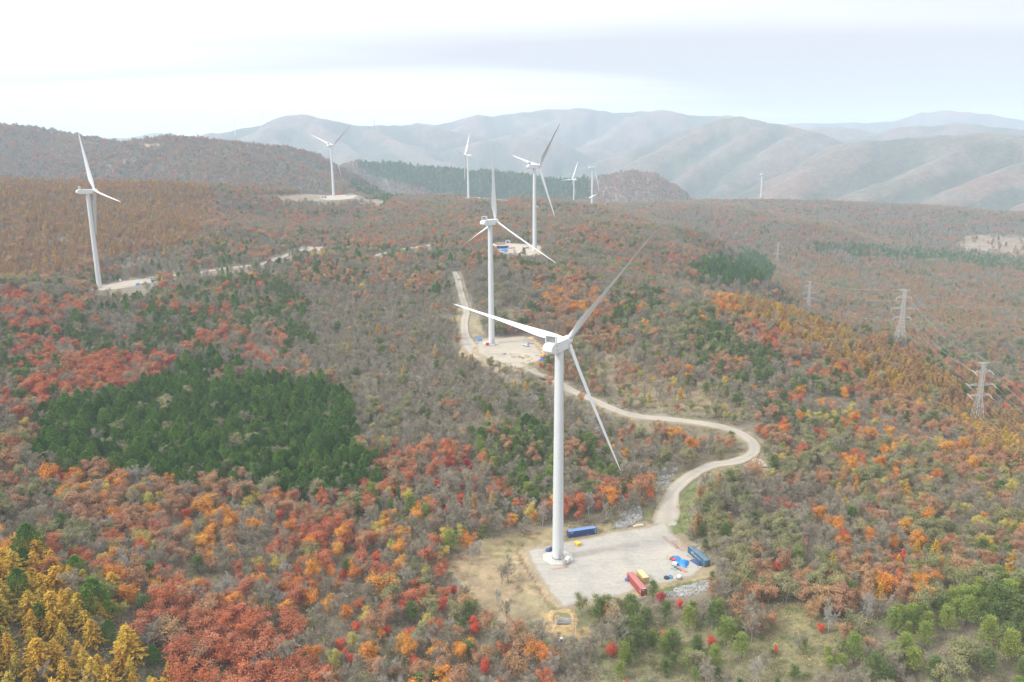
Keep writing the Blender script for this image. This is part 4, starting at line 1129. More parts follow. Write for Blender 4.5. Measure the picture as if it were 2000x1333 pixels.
# containers by the third turbine
for (px, py, a, L, mm, lb) in [
  (952, 482.6, 80, 6.06, ('cream', 'cyel_roof'), 'cream container alone at the left end of the container row'),
  (963, 483.6, 80, 12.19, ('cream', 'lettering'), 'white-roofed cream container left of the rust red one'),
  (966.3, 484.5, 80, 12.19, ('cred', 'cyel_roof'), 'rust red end container in the row beside the third turbine'),
  (969.6, 485.2, 80, 12.19, ('cream', 'cyel_roof'), 'cream container between the rust red and the navy ones'),
  (982, 485.6, 14, 12.19, ('cblue', 'cream'), 'navy container with a pale roof broadside in the container row')]:
    p = onpad(px, py, ZC)
    container(p[:2], R(a), L, mm, lb, 'containers beside the third turbine', z=ZC, H=2.9)
p = onpad(976, 478.2, ZC)
container(p[:2], R(5), 12.19, ('rust', 'rust'), 'low rusty container lying behind the container row', 'containers beside the third turbine', z=ZC, H=1.5)

# ------------------------------------------------------------------ site clutter
ZA = -0.86
def thing(name, mb_parts, loc, rz, label, cat, group=None):
    """mb_parts: [(part name, MB, material, bevel)]; one part -> a single mesh object"""
    if len(mb_parts) == 1:
        nm, m, mat, bv = mb_parts[0]
        o = m.build(name, mat, None, bv); o.location = tuple(loc); o.rotation_euler = (0, 0, rz)
        return tag(o, label, cat, group)
    root = empty(name, loc, rz, label, cat, group)
    for nm, m, mat, bv in mb_parts: m.build(nm, mat, root, bv)
    return root
def tarp(w, d, h, seed, n=18):
    m = MB(); vs = []; rg = np.random.default_rng(seed)
    for i in range(n + 1):
        for j in range(n + 1):
            u, v = i / n * 2 - 1, j / n * 2 - 1
            e = max(0, 1 - max(abs(u), abs(v)) ** 4)
            b = float(fbm(np.array([u * 1.6 + seed]), np.array([v * 1.6]), seed)[0]); f = float(fbm(np.array([u * 5 + seed]), np.array([v * 5]), seed + 3)[0])
            wob = 1 + 0.16 * (float(vnoise(np.array([math.atan2(v, u) * 2.0]), np.array([seed * 1.0]), seed)[0]) - 0.5) * 2
            vs.append((u * w / 2 * wob, v * d / 2 * wob, 0.03 + e * h * (0.25 + 1.1 * b) + e * (f - 0.5) * 0.35))
    fs = [(i * (n + 1) + j, (i + 1) * (n + 1) + j, (i + 1) * (n + 1) + j + 1, i * (n + 1) + j + 1) for i in range(n) for j in range(n)]
    return m.poly(vs, fs, True)
def A(px, py): return np.array([*atz(px, py, ZA)[:2], ZA])
thing('tarpaulin', [('sheet', tarp(6.0, 5.2, 1.3, 3), 'tarp', 0)], A(1329, 1100), R(-25), 'large bright blue tarpaulin over a heap on the gravel pad', 'tarpaulin')
thing('tarpaulin', [('sheet', tarp(3.0, 2.2, 1.0, 6), 'tarp', 0)], A(1320, 1091), R(10), 'small blue tarpaulin bundle behind the large one', 'tarpaulin')
thing('tarpaulin', [('sheet', tarp(3.6, 2.6, 1.7, 9), 'tarpd', 0)], A(1075, 1076), R(20), 'navy tarpaulin bundle beside the nearest tower base', 'tarpaulin')
thing('tarpaulin', [('sheet', tarp(5.2, 2.0, 1.1, 12), 'tarpd', 0)], A(1360, 1100), R(-62), 'dark navy tarpaulin mound along the slate blue container', 'tarpaulin')
m = MB().box((0, 0, 0.35), (2.0, 1.5, 0.7)); m2 = MB().box((0, 0, 0.95), (1.7, 1.3, 0.5))
thing('timber_bundle', [('lower_stack', m, 'wood', 0.03), ('upper_stack', m2, 'wood', 0.03)], A(1308.5, 1092), R(35), 'brown timber bundle left of the blue tarpaulin', 'timber')
thing('crate', [('box', MB().box((0, 0, 0.5), (1.5, 1.3, 1.0)), 'redp', 0.04), ('lid', MB().box((0, 0, 1.03), (1.55, 1.35, 0.06)), 'redp', 0)], A(1316.5, 1097), R(15), 'dark red crate at the corner of the blue tarpaulin', 'crate')
thing('generator', [('housing', MB().box((0, 0, 0.8), (1.8, 1.2, 1.1)), 'carw', 0.06), ('base_skid', MB().box((0, 0, 0.13), (2.0, 1.3, 0.24)), 'dark', 0), ('grille', MB().box((0.91, 0, 0.8), (0.03, 0.8, 0.6)), 'radiator', 0)], A(1318, 1105), R(-30), 'white boxy generator before the blue tarpaulin', 'generator')
thing('cabinet', [('housing', MB().box((0, 0, 1.05), (2.6, 1.5, 1.7)), 'lettering', 0.06), ('base_frame', MB().box((0, 0, 0.12), (2.6, 1.5, 0.24)), 'dark', 0), ('vent_panel', MB().box((-1.31, 0, 0.95), (0.03, 1.1, 1.0)), 'wood', 0)], (*(A(1108.5, 1099.5)[:2]), -0.60), R(62), 'white cabinet on the concrete base by the tower stair', 'cabinet')
for k, (dx_, lb) in enumerate([(0.0, 'red oxide steel beam before the blue tarpaulin, nearer the generator'), (0.95, 'red oxide steel beam before the blue tarpaulin, farther from the generator')]):
    m = MB().box((0, 0, 0.05), (4.6, 0.28, 0.05)).box((0, 0, 0.2), (4.6, 0.06, 0.25)).box((0, 0, 0.35), (4.6, 0.28, 0.05))
    q = A(1330, 1114); thing('steel_beam', [('beam', m, 'salmon', 0)], q + np.array([dx_ * 0.9, dx_ * 0.35, 0]), R(-58), lb, 'beam', 'steel beams by the tarpaulin')
m = MB()
for k in range(4): m.tube((-1.8, k * 0.17, 0.08), (1.8, k * 0.17 + 0.05, 0.08), 0.07, n=6)
thing('pipe_bundle', [('pipes', m, 'tarpd', 0)], A(1323, 1112), R(-52), 'dark blue pipe bundle between generator and red beams', 'pipes')
thing('plank_pile', [('boards', MB().box((0, 0, 0.12), (2.2, 1.2, 0.1)).box((0.2, 0.1, 0.24), (2.0, 0.5, 0.1)), 'green', 0)], A(1316, 1112), R(-40), 'pale green boards lying left of the dark pipes', 'boards')
m = MB(); m.lathe([(0.55, 0.02), (0.95, 0.05), (1.05, 0.25), (1.05, 0.45), (0.95, 0.62), (0.55, 0.66)], 24)
m2 = MB().lathe([(0.56, 0.1), (0.5, 0.58), (0.15, 0.62), (0.14, 0.5)], 20)
thing('spare_wheel', [('tyre', m, 'tyre', 0), ('rim', m2, 'carw', 0)], A(1302, 1130), R(0), 'large black spare wheel with white rim lying near the pad edge', 'wheel')
m = MB()
for k in range(3):
    r = 0.85 - 0.08 * k
    for i in range(20):
        a0, a1 = 2 * math.pi * i / 20, 2 * math.pi * (i + 1) / 20
        m.tube((r * math.cos(a0), r * math.sin(a0), 0.15 + 0.22 * k), (r * math.cos(a1), r * math.sin(a1), 0.15 + 0.22 * k), 0.16, n=6, caps=False)
thing('hose_coil', [('hose', m, 'cyanp', 0)], A(1309.5, 1128.5), 0, 'light blue hose coil beside the spare wheel', 'hose')
thing('pallet', [('deck', MB().box((0, 0, 0.13), (1.2, 1.0, 0.05)).box((0, 0.4, 0.05), (1.2, 0.1, 0.1)).box((0, -0.4, 0.05), (1.2, 0.1, 0.1)), 'cream', 0)], A(1317, 1129.5), R(20), 'pale wooden pallet right of the blue hose coil', 'pallet')
thing('water_tank', [('tank', MB().lathe([(0.75, 0.15), (0.8, 0.3), (0.8, 1.0), (0.5, 1.2), (0.2, 1.25)], 18), 'lettering', 0), ('frame', MB().box((0, 0, 0.08), (1.7, 1.7, 0.16)), 'dark', 0)], A(1326.5, 1129.5), 0, 'squat white water tank at the front pad edge', 'tank')
thing('oil_drum', [('drum', MB().lathe([(0.29, 0.0), (0.29, 0.30), (0.31, 0.31), (0.29, 0.33), (0.29, 0.88)], 16), 'bluep', 0), ('lid', MB().lathe([(0.27, 0.885), (0.25, 0.9), (0.02, 0.9)], 16), 'bluep', 0)], A(1222, 1134), 0, 'blue steel drum left of the red container, nearer the tower', 'drum', 'blue drums by the red container')
thing('oil_drum', [('drum', MB().lathe([(0.29, 0.0), (0.29, 0.30), (0.31, 0.31), (0.29, 0.33), (0.29, 0.88)], 16), 'bluep', 0), ('lid', MB().lathe([(0.27, 0.885), (0.25, 0.9), (0.02, 0.9)], 16), 'bluep', 0)], A(1225.5, 1135.5), 0, 'blue steel drum left of the red container, touching its side', 'drum', 'blue drums by the red container')
thing('storage_bin', [('bin', MB().poly([(-.9, -.7, 0), (.9, -.7, 0), (.9, .7, 0), (-.9, .7, 0), (-1.1, -.85, 1.1), (1.1, -.85, 1.1), (1.1, .85, 1.1), (-1.1, .85, 1.1)], [(0, 3, 2, 1), (0, 1, 5, 4), (1, 2, 6, 5), (2, 3, 7, 6), (3, 0, 4, 7), (4, 5, 6, 7)]), 'yellow', 0.06), ('lid', MB().box((0, 0, 1.16), (2.25, 1.75, 0.12)), 'yellow', 0.04), ('post', MB().tube((-0.3, -1.0, 0), (-0.3, -1.0, 2.6), 0.05, n=6), 'wood', 0)], A(1128, 1065), R(-55), 'yellow plastic bin with a thin post in front of the blue container', 'bin')
m = MB().box((0, 0, 0.05), (6.6, 0.9, 0.1))
thing('plank_walkway', [('planks', m, 'plank', 0)], A(1095, 1109.5), R(14), 'red-brown plank walkway at the foot of the tower stair', 'walkway')
for (px, py, w, l, a, lb) in [(1309, 1060, 1.6, 11.5, 109, 'long narrow rusty steel plate along the pad edge'), (1327, 1066, 3.2, 9.0, 106, 'broad rusty steel plate between pad edge and slate blue container')]:
    thing('steel_plate', [('plate', MB().box((0, 0, 0.03), (l, w, 0.06)), 'rust', 0)], A(px, py), R(a), lb, 'steel plate', 'rusty plates at the pad edge')
m = MB()
for k in range(3): m.box((0.1 * k, 0, 0.1 + 0.16 * k), (4.6 - 0.5 * k, 1.6 - 0.3 * k, 0.12))
thing('timber_stack', [('boards', m, 'cream', 0.02)], A(1247, 1027.5), R(15), 'pale timber stack at the back pad edge near the road mouth', 'timber')
thing('marker_post', [('post', MB().tube((0, 0, 0), (0, 0, 1.9), 0.09, n=6), 'cream', 0), ('cap', MB().tube((0, 0, 1.9), (0.25, 0, 2.0), 0.09, n=6), 'lettering', 0)], A(1289, 1134), 0, 'white marker post at the front pad edge right of the containers', 'post')
thing('marker_post', [('post', MB().tube((0, 0, 0), (0, 0, 1.3), 0.08, n=6), 'cream', 0), ('cap', MB().box((0, 0, 1.35), (0.2, 0.2, 0.1)), 'lettering', 0)], A(1027, 1075), 0, 'short white marker post at the back left pad corner', 'post')
thing('pallet', [('deck', MB().box((0, 0, 0.13), (1.6, 1.2, 0.05)).box((0, 0.5, 0.05), (1.6, 0.1, 0.1)).box((0, -0.5, 0.05), (1.6, 0.1, 0.1)), 'wood', 0)], A(1366, 1108.5), R(-20), 'grey wooden pallet by the near end of the slate blue container', 'pallet')
m = MB()
for k in range(5): m.box((0, 0.35 * k - 0.7, 0.06), (5.2 - 0.4 * (k % 2), 0.12, 0.1))
thing('scrap_bars', [('bars', m, 'stone', 0)], A(1350, 1090), R(-62), 'grey steel bars lying along the slate blue container', 'bars')
# second pad
def B(px, py): return np.array([*atz(px, py, ZB)[:2], ZB])
thing('container_box', [('housing', MB().box((0, 0, 0.9), (2.3, 1.5, 1.5)), 'redp', 0.05), ('base', MB().box((0, 0, 0.08), (2.4, 1.6, 0.16)), 'dark', 0)], B(952, 675) + np.array([0, 0, 0.3]), R(8), 'red equipment box on the concrete base of the second turbine', 'equipment box')
thing('tarpaulin', [('sheet', tarp(3.6, 3.0, 1.8, 15), 'tarp', 0)], B(937, 665), 0, 'blue tarpaulin heap beside the second turbine near the gravel road', 'tarpaulin')
thing('marker_post', [('post', MB().box((0, 0, 0.9), (0.5, 0.2, 1.8)), 'cyel_roof', 0), ('cap', MB().box((0, 0, 1.85), (0.6, 0.25, 0.1)), 'cream', 0)], B(946, 680), 0, 'cream board post in front of the second turbine', 'post')
thing('plank_pile', [('boards', MB().box((0, 0, 0.2), (4.2, 1.6, 0.4)), 'stone', 0)], B(934, 670.5), R(20), 'grey board pile near the road by the second turbine', 'boards')
thing('excavator', [('body', MB().box((0, 0, 1.5), (2.4, 2.2, 1.3)).box((0.4, -0.6, 2.5), (1.1, 0.9, 0.9)), 'orange', 0.08), ('tracks', MB().box((0, 1.0, 0.42), (3.0, 0.5, 0.8)).box((0, -1.0, 0.42), (3.0, 0.5, 0.8)), 'dark', 0.1), ('arm', MB().tube((1.0, 0, 1.9), (2.6, 0, 3.4), 0.22, n=6).tube((2.6, 0, 3.4), (4.0, 0, 1.2), 0.18, n=6), 'orange', 0), ('bucket', MB().box((4.0, 0, 0.8), (0.7, 0.9, 0.7)), 'dark', 0.06)], B(1062, 699), R(30), 'small orange excavator among piled equipment on the second pad', 'excavator')
thing('tarpaulin', [('sheet', tarp(3.0, 2.2, 1.2, 18), 'bluep', 0)], B(1058, 703.5), 0, 'blue tarpaulin bundle beside the orange excavator', 'tarpaulin')
for k, (px, py, mt, lb) in enumerate([(1069, 700, 'stone', 'grey equipment crate right of the orange excavator'), (1074, 698, 'dark', 'black equipment crate right of the orange excavator'), (1078, 701, 'lettering', 'white equipment crate at the right of the equipment pile'), (1070, 704, 'carb', 'dark blue equipment crate at the front of the equipment pile')]):
    thing('equipment_crate', [('box', MB().box((0, 0, 0.65), (2.2, 1.5, 1.3)), mt, 0.05), ('lid', MB().box((0, 0, 1.34), (2.3, 1.6, 0.08)), mt, 0)], B(px, py), R(25 * k), lb, 'crate', 'equipment piled on the second pad')
def Cc(px, py): return np.array([*atz(px, py, ZC)[:2], ZC])
thing('tarpaulin', [('sheet', tarp(7.0, 5.0, 2.0, 21), 'tarp', 0)], Cc(985, 489.5), R(20), 'blue tarpaulin heap in front of the navy container', 'tarpaulin')
thing('tarpaulin', [('sheet', tarp(4.0, 3.5, 1.5, 24), 'bluep', 0)], Cc(988.5, 492), R(0), 'darker blue tarpaulin at the pad edge below the navy container', 'tarpaulin')
thing('site_tent', [('canopy', MB().extrude([(-3, 0), (-3, 1.8), (-1.5, 2.9), (1.5, 2.9), (3, 1.8), (3, 0)], -2.2, 2.2), 'cars', 0.1), ('door_flap', MB().box((0, -2.23, 1.0), (1.6, 0.05, 2.0)), 'card', 0)], Cc(992.5, 474.3), R(-15), 'grey site tent at the back of the container pad', 'tent')
thing('steel_beam', [('beam', MB().box((0, 0, 0.6), (9.0, 0.5, 1.2)), 'stone', 0)], Cc(998, 486), R(12), 'long grey beam right of the navy container', 'beam')
def Dd(px, py): return np.array([*atz(px, py, ZD)[:2], ZD])
m = MB(); n = 14
for k in range(n):
    a = k / n; q0 = Dd(271 + 30 * a, 561.5 - 3.5 * a - 2.0 * math.sin(math.pi * a)); q1 = Dd(271 + 30 * (a + 1 / n), 561.5 - 3.5 * (a + 1 / n) - 2.0 * math.sin(math.pi * (a + 1 / n)))
    m.poly([tuple(q0), tuple(q1), tuple(q1 + [0, 0, 2.6]), tuple(q0 + [0, 0, 2.6]), tuple(q0 + [0.1, .5, 0]), tuple(q1 + [0.1, .5, 0]), tuple(q1 + [0.1, .5, 2.6]), tuple(q0 + [0.1, .5, 2.6])], [(0, 1, 2, 3), (4, 7, 6, 5), (3, 2, 6, 7)])
tag(m.build('retaining_wall', 'conc'), 'curved grey retaining wall at the left-hand pad', 'wall')
thing('tarpaulin', [('sheet', tarp(3.4, 3.0, 2.4, 27), 'tarp', 0)], Dd(270, 557.5), 0, 'round blue tarpaulin heap on the left-hand pad', 'tarpaulin')
thing('site_sign', [('board', MB().box((0, 0, 2.6), (1.6, 0.1, 2.0)), 'lettering', 0), ('post', MB().tube((0, 0.1, 0), (0, 0.1, 2.6), 0.08, n=6), 'steel', 0)], Dd(235.5, 552.5), R(0), 'white site board beside the track on the left-hand pad', 'sign')

# excavated pit with a rope fence, below the pad
def build_pit():
    c = np.array([*PIT_C, 0]); c[2] = float(height(c[0:1], c[1:2])[0])
    rings = []
    n = 28
    for (sx, sy, z, j) in [(5.6, 5.6, -0.6, 1.4), (4.6, 4.8, 0.30, 0.9), (3.5, 3.9, 0.42, 0.5), (3.0, 3.3, 0.25, 0.3), (2.6, 2.9, -0.4, 0.2)]:
        ring = []
        for k in range(n):
            a = 2 * math.pi * k / n
            ex = 4.0
            q = (abs(math.cos(a)) ** ex + abs(math.sin(a)) ** ex) ** (-1 / ex)
            w = 1 + j * 0.35 * (float(vnoise(np.array([k * 0.7]), np.array([z * 3]), 4)[0]) - 0.5)
            x = c[0] + sx * q * math.cos(a) * w; y = c[1] + sy * q * math.sin(a) * w
            ring.append((x, y, float(height(np.array([x]), np.array([y]))[0]) + z if z < 0.5 or sx > 4.5 else c[2] + z))
        rings.append(ring)
    m = MB(); m.loft(rings, True, False)
    o = m.build('sand_bank', 'sand'); tag(o, kind='structure')
    w = MB().box((c[0] + 0.2, c[1] - 0.2, c[2] + 0.05), (5.0, 5.6, 0.06))
    tag(w.build('pond_water', simple('murky_water', (0.15, 0.145, 0.13), 0.12, var=0.05)), kind='structure')
    root = empty('rope_fence', c, 0, 'thin pale pole fence around the square sandy pit below the pad', 'fence')
    cs = [(1090.6, 1206.4), (1124.8, 1211.8), (1124.2, 1238.8), (1078.6, 1231.6)]
    P = [Vector(atz(a, b, c[2] + 1.0)) - Vector(c) for a, b in cs]
    for i in range(4):
        a, b = P[i], P[(i + 1) % 4]
        for t in (0, 0.5):
            q = a.lerp(b, t); MB().tube((q.x, q.y, -1.0), (q.x, q.y, 1.3), 0.06, n=5).build('post', 'cream', root)
        m = MB(); m.tube((a.x, a.y, 1.1), (b.x, b.y, 1.15), 0.05, n=5).tube((a.x, a.y, 0.55), (b.x, b.y, 0.55), 0.05, n=5); m.build('rail', 'cream', root)
    q = np.array(atz(1095, 1246, c[2]))
    thing('water_pump', [('housing', MB().box((0, 0, 0.6), (1.2, 0.9, 1.0)), 'carw', 0.06), ('motor', MB().tube((0.2, -0.7, 0.5), (0.2, 0.5, 0.5), 0.4, n=12), 'dark', 0)], (q[0], q[1], float(height(q[0:1], q[1:2])[0]) + 0.3), 0, 'white pump with a dark motor in front of the fenced pit', 'pump')
build_pit()

# loose stone beds (uncountable rubble)
def rubble(name, poly, n, z0, label_mat='stone', smin=0.15, smax=0.5, seed=1):
    rg = np.random.default_rng(seed); V = []; F = []
    P = np.array(poly); got = 0
    cube = np.array([(-1, -1, -.7), (1, -1, -.7), (1, 1, -.7), (-1, 1, -.7), (-.7, -.6, .7), (.6, -.7, .6), (.7, .6, .75), (-.6, .7, .6)])
    fc = np.array([(0, 3, 2, 1), (4, 5, 6, 7), (0, 1, 5, 4), (1, 2, 6, 5), (2, 3, 7, 6), (3, 0, 4, 7)])
    while got < n:
        x, y = rg.uniform(P[:, 0].min(), P[:, 0].max()), rg.uniform(P[:, 1].min(), P[:, 1].max())
        if not inpoly(np.array([x]), np.array([y]), poly)[0]: continue
        g = ground_px.get((round(x), round(y)))
        if g is None:
            g = atz(x, y, z0); g[2] = float(height(g[0:1], g[1:2])[0]); ground_px[(round(x), round(y))] = g
        s = rg.uniform(smin, smax); q = Euler(tuple(rg.uniform(0, 6, 3))).to_matrix()
        v = (cube * rg.uniform(0.7, 1.2, (8, 3)) * s) @ np.array(q) + g + np.array([rg.normal(0, .15), rg.normal(0, .3), s * 0.2 + 0.05])
        F.append(fc + len(V) * 8); V.append(v); got += 1
    me = np_mesh(name, np.concatenate(V), np.concatenate(F)); me.materials.append(MAT[label_mat])
    o = bpy.data.objects.new(name, me); COL.objects.link(o); return tag(o, kind='stuff')
ground_px = {}
rubble('gravel_heap', [(1196, 1032), (1212, 1015), (1250, 1001), (1255, 1016), (1225, 1030)], 1500, -1.0, smin=.1, smax=.34, seed=2)
rubble('gravel_heap', [(1278, 980), (1290, 940), (1320, 925), (1322, 940), (1300, 975)], 1000, 0.0, smin=.1, smax=.34, seed=3)
rubble('gravel_heap', [(1300, 1172), (1320, 1156), (1385, 1140), (1400, 1150), (1390, 1172), (1340, 1180)], 1900, -2.0, smin=.1, smax=.34, seed=4)
rubble('gravel_heap', [(965, 498), (1000, 500), (1030, 503), (1000, 506), (970, 502)], 160, 52.0, smin=0.4, smax=1.0, seed=5)
# ------------------------------------------------------------------ tree samples
def ribbons(C, D, W, ln, wd):
    """flat quads: centre C, long axis D, width axis W"""
    D = D / (np.linalg.norm(D, axis=1)[:, None] + 1e-9) * (np.asarray(ln) / 2).reshape(-1, 1)
    W = W - D * ((W * D).sum(1) / ((D * D).sum(1) + 1e-9))[:, None]
    W = W / (np.linalg.norm(W, axis=1)[:, None] + 1e-9) * (np.asarray(wd) / 2).reshape(-1, 1)
    V = np.stack([C - D - W * 0.8, C - D * 0.2 + W, C + D + W * 0.5, C + D * 0.3 - W], 1).reshape(-1, 3)
    return V, np.arange(len(V)).reshape(-1, 4)
def np_tubes(S, n=4):
    """tapered tubes for segments (p0, p1, r0, r1)"""
    Vs = []; Fs = []; k = 0
    for p0, p1, r0, r1 in S:
        d = p1 - p0; d = d / (np.linalg.norm(d) + 1e-9)
        a = np.cross(d, [0.3, 0.5, 0.81]); a /= np.linalg.norm(a) + 1e-9; b = np.cross(d, a)
        an = 2 * np.pi * np.arange(n) / n
        o = np.cos(an)[:, None] * a + np.sin(an)[:, None] * b
        Vs.append(np.vstack([p0 + o * r0, p1 + o * r1]))
        i = np.arange(n); j = (i + 1) % n
        Fs.append(np.stack([i, j, n + j, n + i], 1) + k); k += 2 * n
    return np.concatenate(Vs), np.concatenate(Fs)
def unit(v): return v / (np.linalg.norm(v) + 1e-9)
def skeleton(rg, H, spread, clear=0.32, limbs=5, kids=5, up=0.55):
    """trunk, limbs and side branches of a broadleaf tree: segments plus branch-end points with directions"""
    segs = []; ends = []
    lean = rg.normal(0, 0.03, 2)
    p = np.zeros(3); r = H * 0.018
    tp = [p]
    for k in range(1, 5):
        q = np.array([lean[0] * H * k / 4 + rg.normal(0, .05 * k), lean[1] * H * k / 4 + rg.normal(0, .05 * k), H * 0.75 * k / 4])
        segs.append((tp[-1], q, r * (1 - 0.2 * (k - 1)), r * (1 - 0.2 * k))); tp.append(q)
    a0 = rg.uniform(0, 6.28)
    for i in range(limbs):
        f = clear + (0.95 - clear) * (i / max(1, limbs - 1)) * 0.85
        fk = f / 0.75 * 1.0
        k = min(3, int(fk * 4 * 0.75)); t = min(1, fk * 4 * 0.75 - k)
        st = tp[k] * (1 - t) + tp[k + 1] * t
        az = a0 + i * 2.4 + rg.normal(0, .3)
        out_ = np.array([math.cos(az), math.sin(az), 0])
        ln = H * spread * (1.05 - 0.5 * (f - clear)) * rg.uniform(.8, 1.15)
        d = unit(out_ * (1 - up) + np.array([0, 0, up]) + rg.normal(0, .08, 3))
        q0 = st; rr = r * 0.55 * (1.1 - f)
        for s in range(3):
            d = unit(d + np.array([0, 0, 0.18]) + rg.normal(0, .10, 3))
            q1 = q0 + d * ln / 3
            segs.append((q0, q1, rr * (1 - s * .28), rr * (1 - (s + 1) * .28)))
            for c in range(kids // 3 + (1 if s else 0) + 1):
                e = unit(d * 0.55 + rg.normal(0, .55, 3) + np.array([0, 0, .35]))
                b0 = q0 * (1 - (c + .5) / 4) + q1 * ((c + .5) / 4)
                b1 = b0 + e * ln * rg.uniform(.25, .42)
                segs.append((b0, b1, rr * .35, rr * .12)); ends.append((b0 * .4 + b1 * .6, e, ln * .3)); ends.append((b1, e, ln * .3))
            q0 = q1
        ends.append((q0, d, ln * .3))
    ends.append((tp[-1], np.array([0, 0, 1.0]), H * .12))
    return segs, ends
def s_bare(rg, H=10.0):
    segs, ends = skeleton(rg, H, rg.uniform(.30, .42), rg.uniform(.22, .38), 6, 6, rg.uniform(.5, .68))
    C = []; D = []; L = []
    for p, d, l in ends:
        for k in range(12):
            e = unit(d + rg.normal(0, .55, 3) + np.array([0, 0, .25])); s = l * rg.uniform(.5, 1.0)
            C.append(p + e * s * .5 + rg.normal(0, .12, 3)); D.append(e); L.append(s)
    C = np.array(C); D = np.array(D); L = np.array(L)
    V, F = ribbons(C, D, rg.normal(0, 1, C.shape), L, rg.uniform(.035, .085, len(L)))
    return (V, F), np_tubes(segs, 4)
def s_leafy(rg, H=10.0, n=22, spread=.36, size=.36, sig=.55, clear=.28, up=.45):
    segs, ends = skeleton(rg, H, spread * rg.uniform(.9, 1.15), clear, 6, 5, up)
    keep = [e for e in ends if rg.random() > .10]
    C = []; 
    for p, d, l in keep:
        m = int(n * rg.uniform(.6, 1.4))
        C.append(p + rg.normal(0, 1, (m, 3)) * np.array([sig, sig, sig * .62]) * rg.uniform(.8, 1.3))
    C = np.concatenate(C); c0 = np.array([0, 0, H * .55])
    N = C - c0; N[:, 2] += 1.2; N = N / np.linalg.norm(N, axis=1)[:, None] + rg.normal(0, .55, C.shape)
    D = np.cross(N, rg.normal(0, 1, C.shape)); W = np.cross(N, D)
    V, F = ribbons(C, D, W, rg.uniform(.6, 1.3, len(C)) * size, rg.uniform(.6, 1.2, len(C)) * size * .8)
    return (V, F), np_tubes(segs, 4)
def s_larch(rg, H=9.8, Rr=3.7, dens=1.15):
    segs = [(np.zeros(3), np.array([0, 0, H * .5]), H * .014, H * .009), (np.array([0, 0, H * .5]), np.array([0, 0, H * .97]), H * .009, .03)]
    C = []; D = []; L = []; Wd = []
    nb = int(62 * dens)
    for i in range(nb):
        f = .08 + .90 * (i / nb) ** .9
        z = H * f; rad = Rr * (1 - f) ** .82 * rg.uniform(.72, 1.16) + .15
        az = i * 2.4 + rg.normal(0, .25); o = np.array([math.cos(az), math.sin(az), 0])
        tip = o * rad + np.array([0, 0, z - rad * .10 + rad * rg.uniform(-.05, .18)])
        b = np.array([0, 0, z])
        if i % 3 == 0: segs.append((b, b * .25 + tip * .75, .05, .02))
        m = max(5, int(24 * rad / Rr * dens + 3))
        for k in range(m):
            t = (k + rg.uniform(.2, .9)) / m
            p = b * (1 - t) + tip * t + rg.normal(0, .16, 3); p[2] += .25 * math.sin(t * 3)
            C.append(p); D.append(o + rg.normal(0, .45, 3) + np.array([0, 0, -.1])); L.append(rg.uniform(.45, .95)); Wd.append(rg.uniform(.16, .34))
    C = np.array(C); D = np.array(D)
    W = np.cross(D, np.array([0, 0, 1.0])) + rg.normal(0, .35, D.shape)
    V, F = ribbons(C, D, W, np.array(L), np.array(Wd))
    return (V, F), np_tubes(segs, 4)
def s_cedar(rg, H=10.5, Rr=2.7):
    segs = [(np.zeros(3), np.array([0, 0, H * .95]), H * .016, .04)]
    n = 1500
    f = rg.random(n) ** .8 * .92 + .07
    az = rg.uniform(0, 6.283, n)
    prof = np.where(f < .25, .8 + .8 * f, np.clip(1 - ((f - .25) / .78) ** 2.3, .10, 1))
    lob = 1 + .18 * np.sin(az * 3 + f * 9 + rg.uniform(0, 6)) + .10 * np.sin(az * 5 - f * 14)
    rad = Rr * prof * lob * np.sqrt(rg.uniform(.45, 1.08, n))
    o = np.stack([np.cos(az), np.sin(az), 0 * az], 1)
    C = o * rad[:, None]; C[:, 2] = f * H
    D = o * .7 + rg.normal(0, .4, C.shape) + np.array([0, 0, .75])
    V, F = ribbons(C, D, np.cross(D, o) + rg.normal(0, .3, C.shape), rg.uniform(.38, .75, n), rg.uniform(.2, .4, n))
    return (V, F), np_tubes(segs, 4)
def s_pine(rg, H=10.0, Rr=3.0):
    segs = []; C = []; D = []; W = []
    bx, by = rg.normal(0, .25, 2)
    p = [np.zeros(3), np.array([bx, by, H * .45]), np.array([bx * 1.6, by * 1.2, H * .94])]
    segs += [(p[0], p[1], H * .018, H * .013), (p[1], p[2], H * .013, .04)]
    nb = 30
    for i in range(nb):
        f = .26 + .72 * i / nb
        z = H * f; ax = p[1] * (1 - (f - .45) / .5) + p[2] * ((f - .45) / .5); ax = np.array([ax[0], ax[1], z])
        rad = Rr * (1.08 - f) ** .62 * rg.uniform(.55, 1.15)
        az = i * 2.4 + rg.normal(0, .3); o = np.array([math.cos(az), math.sin(az), .16])
        tip = ax + o * rad
        segs.append((ax, tip, .06, .025))
        for t in (.55, .85, 1.08):
            c = ax * (1 - t) + tip * t + rg.normal(0, .15, 3)
            m = int(rg.uniform(18, 30)); s = .30 + .22 * rad / Rr + .10 * (1 - abs(t - .8))
            q = c + rg.normal(0, 1, (m, 3)) * np.array([s, s, s * .38]) * 1.25
            C.append(q); D.append(np.tile(o, (m, 1)) + rg.normal(0, .6, (m, 3)) + np.array([0, 0, .35])); W.append(rg.normal(0, 1, (m, 3)))
    C = np.concatenate(C); D = np.concatenate(D); W = np.concatenate(W)
    V, F = ribbons(C, D, W, rg.uniform(.34, .66, len(C)), rg.uniform(.13, .27, len(C)))
    return (V, F), np_tubes(segs, 4)
